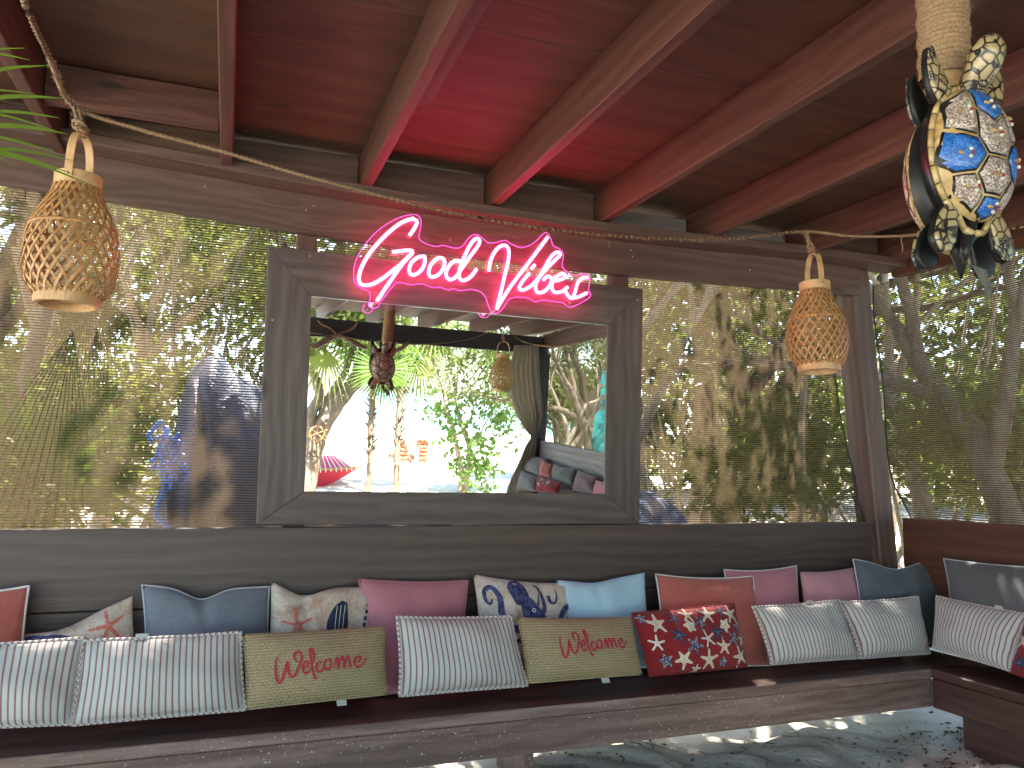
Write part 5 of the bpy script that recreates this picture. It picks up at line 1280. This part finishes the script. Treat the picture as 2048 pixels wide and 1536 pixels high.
# the big fan leaf behind the carving
fh = mY(768, 738, -2.6)
frond('palm_frond', fh, None, .30*1.55, 0, L_PALM, 'large green fan palm leaf spread behind the turtle carving in the mirror', axis=(-.05,1,.15), updir=(-.02,0,-1), fan=4.3, n=42, fused=.5, droop=.10, seed=21, stem=(fh.x, fh.y-1.2, fh.z+.6))
for i, (px, py, Y, ux, lab) in enumerate(((655,700,-3.6,-.6,'pale drooping palm leaf at the upper left of the mirror'),(700,650,-4.2,.3,'palm leaf above the front beam, left in the mirror'),(870,640,-4.0,.5,'palm leaf above the front beam, middle of the mirror'),(1000,690,-3.8,-.4,'pale palm leaf streaming along under the front beam in the mirror'),(840,720,-5.0,.4,'far palm leaf right of the turtle carving in the mirror'))):
    frond('palm_frond', mY(px, py, Y), None, .75, 0, L_PALM if i % 2 else L_YEL, lab, axis=(0,1,.3), updir=(ux,0,-.5), fan=3.2, n=26, fused=.35, droop=.3, seed=30+i)
# big leaning tree at the left of the mirror with a ship's wheel
b = mg(608, 985)
def mpath(pts, Y): return [mY(*q, Y) for q in pts]
bt = empty('leaning_tree', b, 'thick forked tree leaning right at the left edge of the mirror', 'tree')
k = (mray(620, 900)[0]-b).length+2.9; sc_ = k/FPX/2
mb = MB()
for pp, r0, r1_ in (([(600,1010),(612,960),(625,905),(640,860),(668,815),(700,775),(735,740),(760,700),(770,650)], 46, 20), ([(628,880),(622,830),(640,790),(625,740),(620,690),(628,640)], 26, 12), ([(660,830),(690,780),(712,740),(725,690)], 20, 9), ([(636,860),(655,800),(690,745),(705,700),(725,660)], 18, 8)):
    pts = spline(mpath(pp, b.y), 5); n = len(pts); mb.tube(pts, [(r0+(r1_-r0)*i/(n-1))*sc_*(1+.05*math.sin(i*1.7)) for i in range(n)], 12)
mb.build('trunk', BARK, bt, True)
cs = [tuple(mY(q[0], q[1], b.y+dy)) for q in ((640,640),(680,620),(720,640),(740,610),(620,610),(600,660),(770,620)) for dy in (-.8, 0, .7)]
leaves_np('crown', clump(ng, cs, 150, .5)-np.array(bt.location), .07, L_MID, bt, 3)
wc = mY(634, 867, b.y+.32); sw = empty('ship_wheel', wc, 'wooden ship wheel fixed to the leaning tree trunk in the mirror', 'ship wheel')
RW = 13*sc_*2; mb = MB(); ring = [wc+Vector((RW*math.cos(a), 0, RW*math.sin(a))) for a in [2*math.pi*i/28 for i in range(29)]]; mb.tube(ring, RW*.14, 8, False); mb.build('rim', CANE, sw, True)
for i in range(6):
    a = 2*math.pi*i/6+.4; mb = MB(); d = Vector((math.cos(a), 0, math.sin(a))); mb.tube([wc+d*RW*.1, wc+d*RW*.9, wc+d*RW*1.15, wc+d*RW*1.7], [RW*.06,RW*.09,RW*.05,RW*.09], 7); mb.build('spoke', CANE, sw, True)
mb = MB(); mb.tube([wc-Vector((0,.02,0)), wc+Vector((0,.03,0))], RW*.2, 12); mb.build('hub', CANE, sw, True)
# leafy small tree right of centre
b = mg(930, 990); sc_ = ((mray(930, 900)[0]-b).length+2.9)/FPX/2
st = empty('leafy_tree', b, 'slender many-stemmed tree with bright green leaves in the middle of the mirror', 'tree'); mb = MB()
for pp, r0, r1_ in (([(918,1000),(925,950),(915,900),(905,850),(893,815),(885,770),(870,730),(850,690),(835,655)], 13, 4), ([(930,1000),(935,950),(940,900),(928,860),(918,830),(912,780),(916,740),(935,700),(945,660)], 14, 4), ([(893,815),(900,770),(905,720),(908,680)], 8, 3), ([(912,800),(930,790),(945,770),(965,755)], 6, 2), ([(928,860),(945,830),(948,800),(960,790)], 5, 2), ([(940,900),(960,870),(975,840),(1000,820)], 5, 2), ([(930,920),(950,900),(975,890)], 4, 2)):
    pts = spline(mpath(pp, b.y), 4); n = len(pts); mb.tube(pts, [(r0+(r1_-r0)*i/(n-1))*sc_ for i in range(n)], 7)
mb.build('trunk', BARKP, st, True)
cs = [tuple(mY(px, py, b.y+rnd.uniform(-.5,.5))) for px, py in ((965,735),(980,755),(975,780),(990,790),(1000,815),(985,830),(1010,840),(960,800),(925,850),(940,880),(960,895),(975,910),(950,915),(985,880),(930,910),(900,830),(885,815),(875,805),(945,935),(920,940),(970,935),(910,880),(960,960),(1000,870),(870,690),(890,670),(930,680),(850,660),(985,720))]
leaves_np('crown', clump(ng, cs, 46, .34)-np.array(st.location), .050, L_GRN, st, 13)
# hammock
HY = mg(660, 975).y; A = mY(560, 943, HY); B = mY(719, 935, HY); 
t = NT('hammock_red'); HR = t.done(t.principled((.50,.03,.06), .8)); t = NT('hammock_cord_white'); HC = t.done(t.principled((.7,.68,.62), .8))
hm = empty('hammock', (A+B)/2, 'red hammock with a wooden spreader bar at the lower left of the mirror', 'hammock')
mb = MB(); mb.tube([A, B], .018, 8); mb.build('spreader_bar', CANE, hm, True)
far = [mY(600, 906, HY-2.2), mY(671, 908, HY-2.2)]
vs = []; m = 14
for j in range(9):
    t_ = j/8
    for i in range(m+1):
        u = i/m; p = A.lerp(B, u*.93).lerp(far[0].lerp(far[1], u), t_); p = p+Vector((0,0,-.02)); vs.append(p)
mk('bed', vs, [(j*(m+1)+i, j*(m+1)+i+1, (j+1)*(m+1)+i+1, (j+1)*(m+1)+i) for j in range(8) for i in range(m)], HR, hm, True)
vs = []
for j in range(5):
    for i in range(m+1):
        u = i/m; vs.append(A.lerp(B, u*.98)+Vector((0,-.02-.10*j/4,-.26*math.sin(math.pi*min(1, .25+u*.72))*j/4-.02)))
mk('sling_edge', vs, [(j*(m+1)+i, j*(m+1)+i+1, (j+1)*(m+1)+i+1, (j+1)*(m+1)+i) for j in range(4) for i in range(m)], HR, hm, True)
for i in range(14):
    u = (i+.5)/14; a = A.lerp(B, u*.93)+Vector((0,.02,.012)); e = far[0].lerp(far[1], u)+Vector((0,0,.02)); mb = MB(); mb.tube([a+Vector((0,.02,-.05)), a, a.lerp(e, .5), e], .006, 5); mb.build('cord', HC, hm, True)
# red-orange slatted beach loungers back to back
c0 = mg(826, 925); sc_ = ((mray(826, 900)[0]-c0).length+2.9)/FPX
t = NT('orange_red_paint'); OR = t.done(t.principled((.48,.12,.05), .6))
for side_, lab in ((-1, 'left of the two orange slatted deck chairs far off in the mirror'), (1, 'right of the two orange slatted deck chairs far off in the mirror')):
    ch = empty('deck_chair', c0+Vector((side_*.25,0,0)), lab, 'deck chair', 'orange deck chairs on the beach')
    bx = lambda u, v, dy=0.0: c0+Vector((side_*(6+u*20+v*8)*sc_, dy-.0-v*.25, (4+v*36)*sc_))
    for u in (0, 1): mb = MB(); mb.tube([bx(u, -.1), bx(u, 1)], .035, 4); mb.build('rail', OR, ch)
    for v in (.1,.3,.5,.7,.9,1.0): mb = MB(); mb.tube([bx(0, v), bx(1, v)], .045, 4); mb.build('slat', OR, ch)
    for v in (0,.3,.6,.9): mb = MB(); mb.tube([bx(0,.05,-.9*v-.1), bx(1,.05,-.9*v-.1)], .04, 4); mb.build('slat', OR, ch)
    for u in (0, 1): mb = MB(); mb.tube([bx(u,.05,-.9)+Vector((0,0,.03)), bx(u,.05,-.9)-Vector((0,0,.35))], .03, 4); mb.build('leg', OR, ch)
tag(board('wooden_post', c0+Vector((0,.25,-.3)), c0+Vector((0,.25,32*sc_)), 8*sc_, 6*sc_, CANEW, None, up=(1,0,0)), 'pale stub of a post between the two orange deck chairs', 'post')
# small items far off on the beach
# ---------------- curtain tied to the front post
t = NT('curtain_taupe'); c = t.coords('Object', (1,1,1), False)
cc_ = t.mix(t.noise(t.n('Mapping', i_Vector=c, i_Scale=(300,300,20)).outputs[0], 1., 2), (.24,.20,.155), (.36,.31,.25))
d = t.n('BsdfDiffuse', i_Color=cc_).outputs[0]; tr = t.n('BsdfTranslucent', i_Color=cc_).outputs[0]; CURT = t.done(t.n('MixShader', i_0=.35, i_1=d, i_2=tr).outputs[0])
le = [(690,1028,1076),(740,1018,1078),(790,1020,1082),(830,1034,1086),(855,1048,1082),(874,1063,1073),(890,1052,1073),(920,1040,1068),(965,1018,1062),(1000,1008,1060)]
vs = []; m = 60; rows_ = 44
for j in range(rows_+1):
    py = 690+310*j/rows_; a = lerp_table(py, [(e[0], e[1]) for e in le]); b_ = lerp_table(py, [(e[0], e[2]) for e in le]); wd = (b_-a)
    for i in range(m+1):
        u = i/m; p = mY(a+wd*u, py, YF+.10); fold = math.sin(u*38+.5*math.sin(py*.02))*(.018 if wd > 20 else .010)+.012*math.sin(u*13+1)
        vs.append(p+Vector((0, fold, 0)))
cu = empty('curtain', mY(1060, 700, YF+.1), 'taupe curtain gathered with a tie-back at the front post, seen in the mirror', 'curtain')
mk('fabric', vs, [(j*(m+1)+i, j*(m+1)+i+1, (j+1)*(m+1)+i+1, (j+1)*(m+1)+i) for j in range(rows_) for i in range(m)], CURT, cu, True)
q = mY(1068, 874, YF+.10); mb = MB(); rr = .035; ring = [q+Vector((rr*math.cos(a), rr*.8*math.sin(a), 0)) for a in [2*math.pi*i/16 for i in range(17)]]; mb.tube(ring, .006, 6, False); mb.tube([q+Vector((rr,0,0)), mY(1095, 873, YF+.05)], .003, 5); mb.build('tie_back', CURT, cu, True)
# driftwood ornament on the front beam
dw_ = empty('driftwood_ornament', mY(676, 668, YF+.08), 'carved driftwood branches wired to the front beam, seen at the upper left of the mirror', 'ornament'); mb = MB()
for pp, r in (([(676,670),(655,680),(632,692),(622,694)], .022), ([(676,668),(700,680),(722,692),(735,696)], .018), ([(674,668),(660,655),(645,648),(636,640)], .010), ([(680,666),(700,660),(712,650),(716,640)], .010), ([(762,700),(790,702),(812,690),(820,682)], .016)):
    pts = spline(mpath(pp, YF+.07), 5); mb.tube(pts, [r*(.6+.6*math.sin(math.pi*i/(len(pts)-1))) for i in range(len(pts))], 8)
mb.build('branches', wood('driftwood', (.10,.05,.03), (.20,.11,.07), (.32,.20,.13)), dw_, True); dw_.children[0]['kind'] = 'stuff'
# turquoise tarp beyond the side screen near the curtain
t = NT('turquoise_tarp'); TQ = t.done(t.principled((.03,.42,.45), .5, t.bump(t.noise(t.coords('Object', (1,1,1), False), 6, 3), .5, .02)))
vs = [];
for j in range(7):
    for i in range(9):
        x, y = 4.4+.25*math.sin(i*.9)+.04*j, -3.1+i*.34; vs.append((x, y, .2+1.75*j/6-(.25*(i-4)**2/16)*j/6))
tag(mk('turquoise_tarp', vs, [(j*9+i, j*9+i+1, (j+1)*9+i+1, (j+1)*9+i) for j in range(6) for i in range(8)], TQ, smooth=True), 'turquoise tarpaulin hung outside the right screen, glimpsed in the mirror', 'tarpaulin')
for px, Y, pr, rz, sc2, lab in ((1112,-3.2,tB,2.0,.7,'pale tree just beyond the front post on the right, seen in the mirror'),(1150,-4.6,tC,4.0,.8,'dark tree outside the right screen, middle of its opening in the mirror'),(1195,-3.0,tA,1.0,.7,'brown tree outside the right screen at the mirror\'s right edge'),(1130,-8.,tC,5.0,1.1,'far dark tree beyond the right screen in the mirror'),(1200,-7.,tB,.6,1.1,'far pale tree beyond the right screen in the mirror')):
    p = mY(px, 900, Y); place(copy_tree(pr), p.x, p.y, rz, sc2, lab, GT)
for px, Y, lab in ((1105,-5.5,'bush beyond the front post on the right, seen in the mirror'),(1180,-5.5,'bush beyond the right screen, seen in the mirror')):
    p = mY(px, 900, Y); place(copy_tree(tD), p.x, p.y, Y, 1.2, lab, 'bushes behind the screens', 'bush')
# ================================================================== small things on the sand
mb = MB(); gs = random.Random(15); Cl = []
for k_ in range(55):
    p = atZ(gs.uniform(1100, 2040), gs.uniform(1425, 1536), 0); p.z = ground_z(p.x, p.y)+.004; a = gs.uniform(0, 6.28); l = gs.uniform(.015, .10)
    mb.tube([p, p+Vector((math.cos(a)*l*.5, math.sin(a)*l*.5, .006)), p+Vector((math.cos(a+.3)*l, math.sin(a+.3)*l, .0))], .0013, 4)
tag(mb.build('twigs', flat('twig_dark', (.05,.035,.025), (.12,.08,.055), 50)), 'dark thin twigs and pine needles strewn over the shaded sand', 'twigs', kind='stuff')
C = []
for k_ in range(230):
    p = atZ(gs.gauss(1940, 90), gs.uniform(1450, 1536), 0) if k_ < 150 else atZ(gs.uniform(1080, 2040), gs.uniform(1425, 1536), 0)
    C.append((p.x, p.y, ground_z(p.x, p.y)+.006))
tag(leaves_np('leaf_litter', C, .011, flat('litter_dark', (.05,.035,.025), (.20,.13,.08), 60), None, 4, .8), 'small dark dead leaves gathered on the sand by the side bench legs', 'leaf litter', kind='stuff')
SHELL = flat('shell_white', (.72,.70,.64), (.58,.55,.48), 60)
for i, (px, py, r) in enumerate(((1343,1482,.012),(1274,1500,.008),(1262,1490,.006),(1405,1497,.007),(1425,1503,.005),(1108,1512,.012),(1775,1438,.004),(1867,1473,.006))):
    p = atZ(px, py, .004); bm = bmesh.new(); bmesh.ops.create_icosphere(bm, subdivisions=2, radius=r)
    for v in bm.verts: n_ = v.co.normalized(); v.co = Vector((v.co.x*1.4, v.co.y, v.co.z*.55))*(1+.18*math.sin(n_.x*5+i)*math.cos(n_.y*4+i*2))
    me = bpy.data.meshes.new('shell_fragment'); bm.to_mesh(me); bm.free(); me.materials.append(SHELL); o = bpy.data.objects.new('shell_fragment', me); col.objects.link(o); o.location = (p.x, p.y, ground_z(p.x, p.y)+r*.3); o.rotation_euler = (0,0,i*1.3)
    tag(o, ('largest white shell fragment, just under the middle of the front plank','white chip next to the largest shell fragment on its left','tiny white chip farthest left of the trio under the plank','small white chip right of the largest shell fragment','tiny white chip second right of the largest shell fragment','white shell fragment beside the bench leg','tiny white chip in the open sand left of the side bench','white chip on the sand in front of the side bench leg')[i], 'shell', 'white shell fragments on the sand')
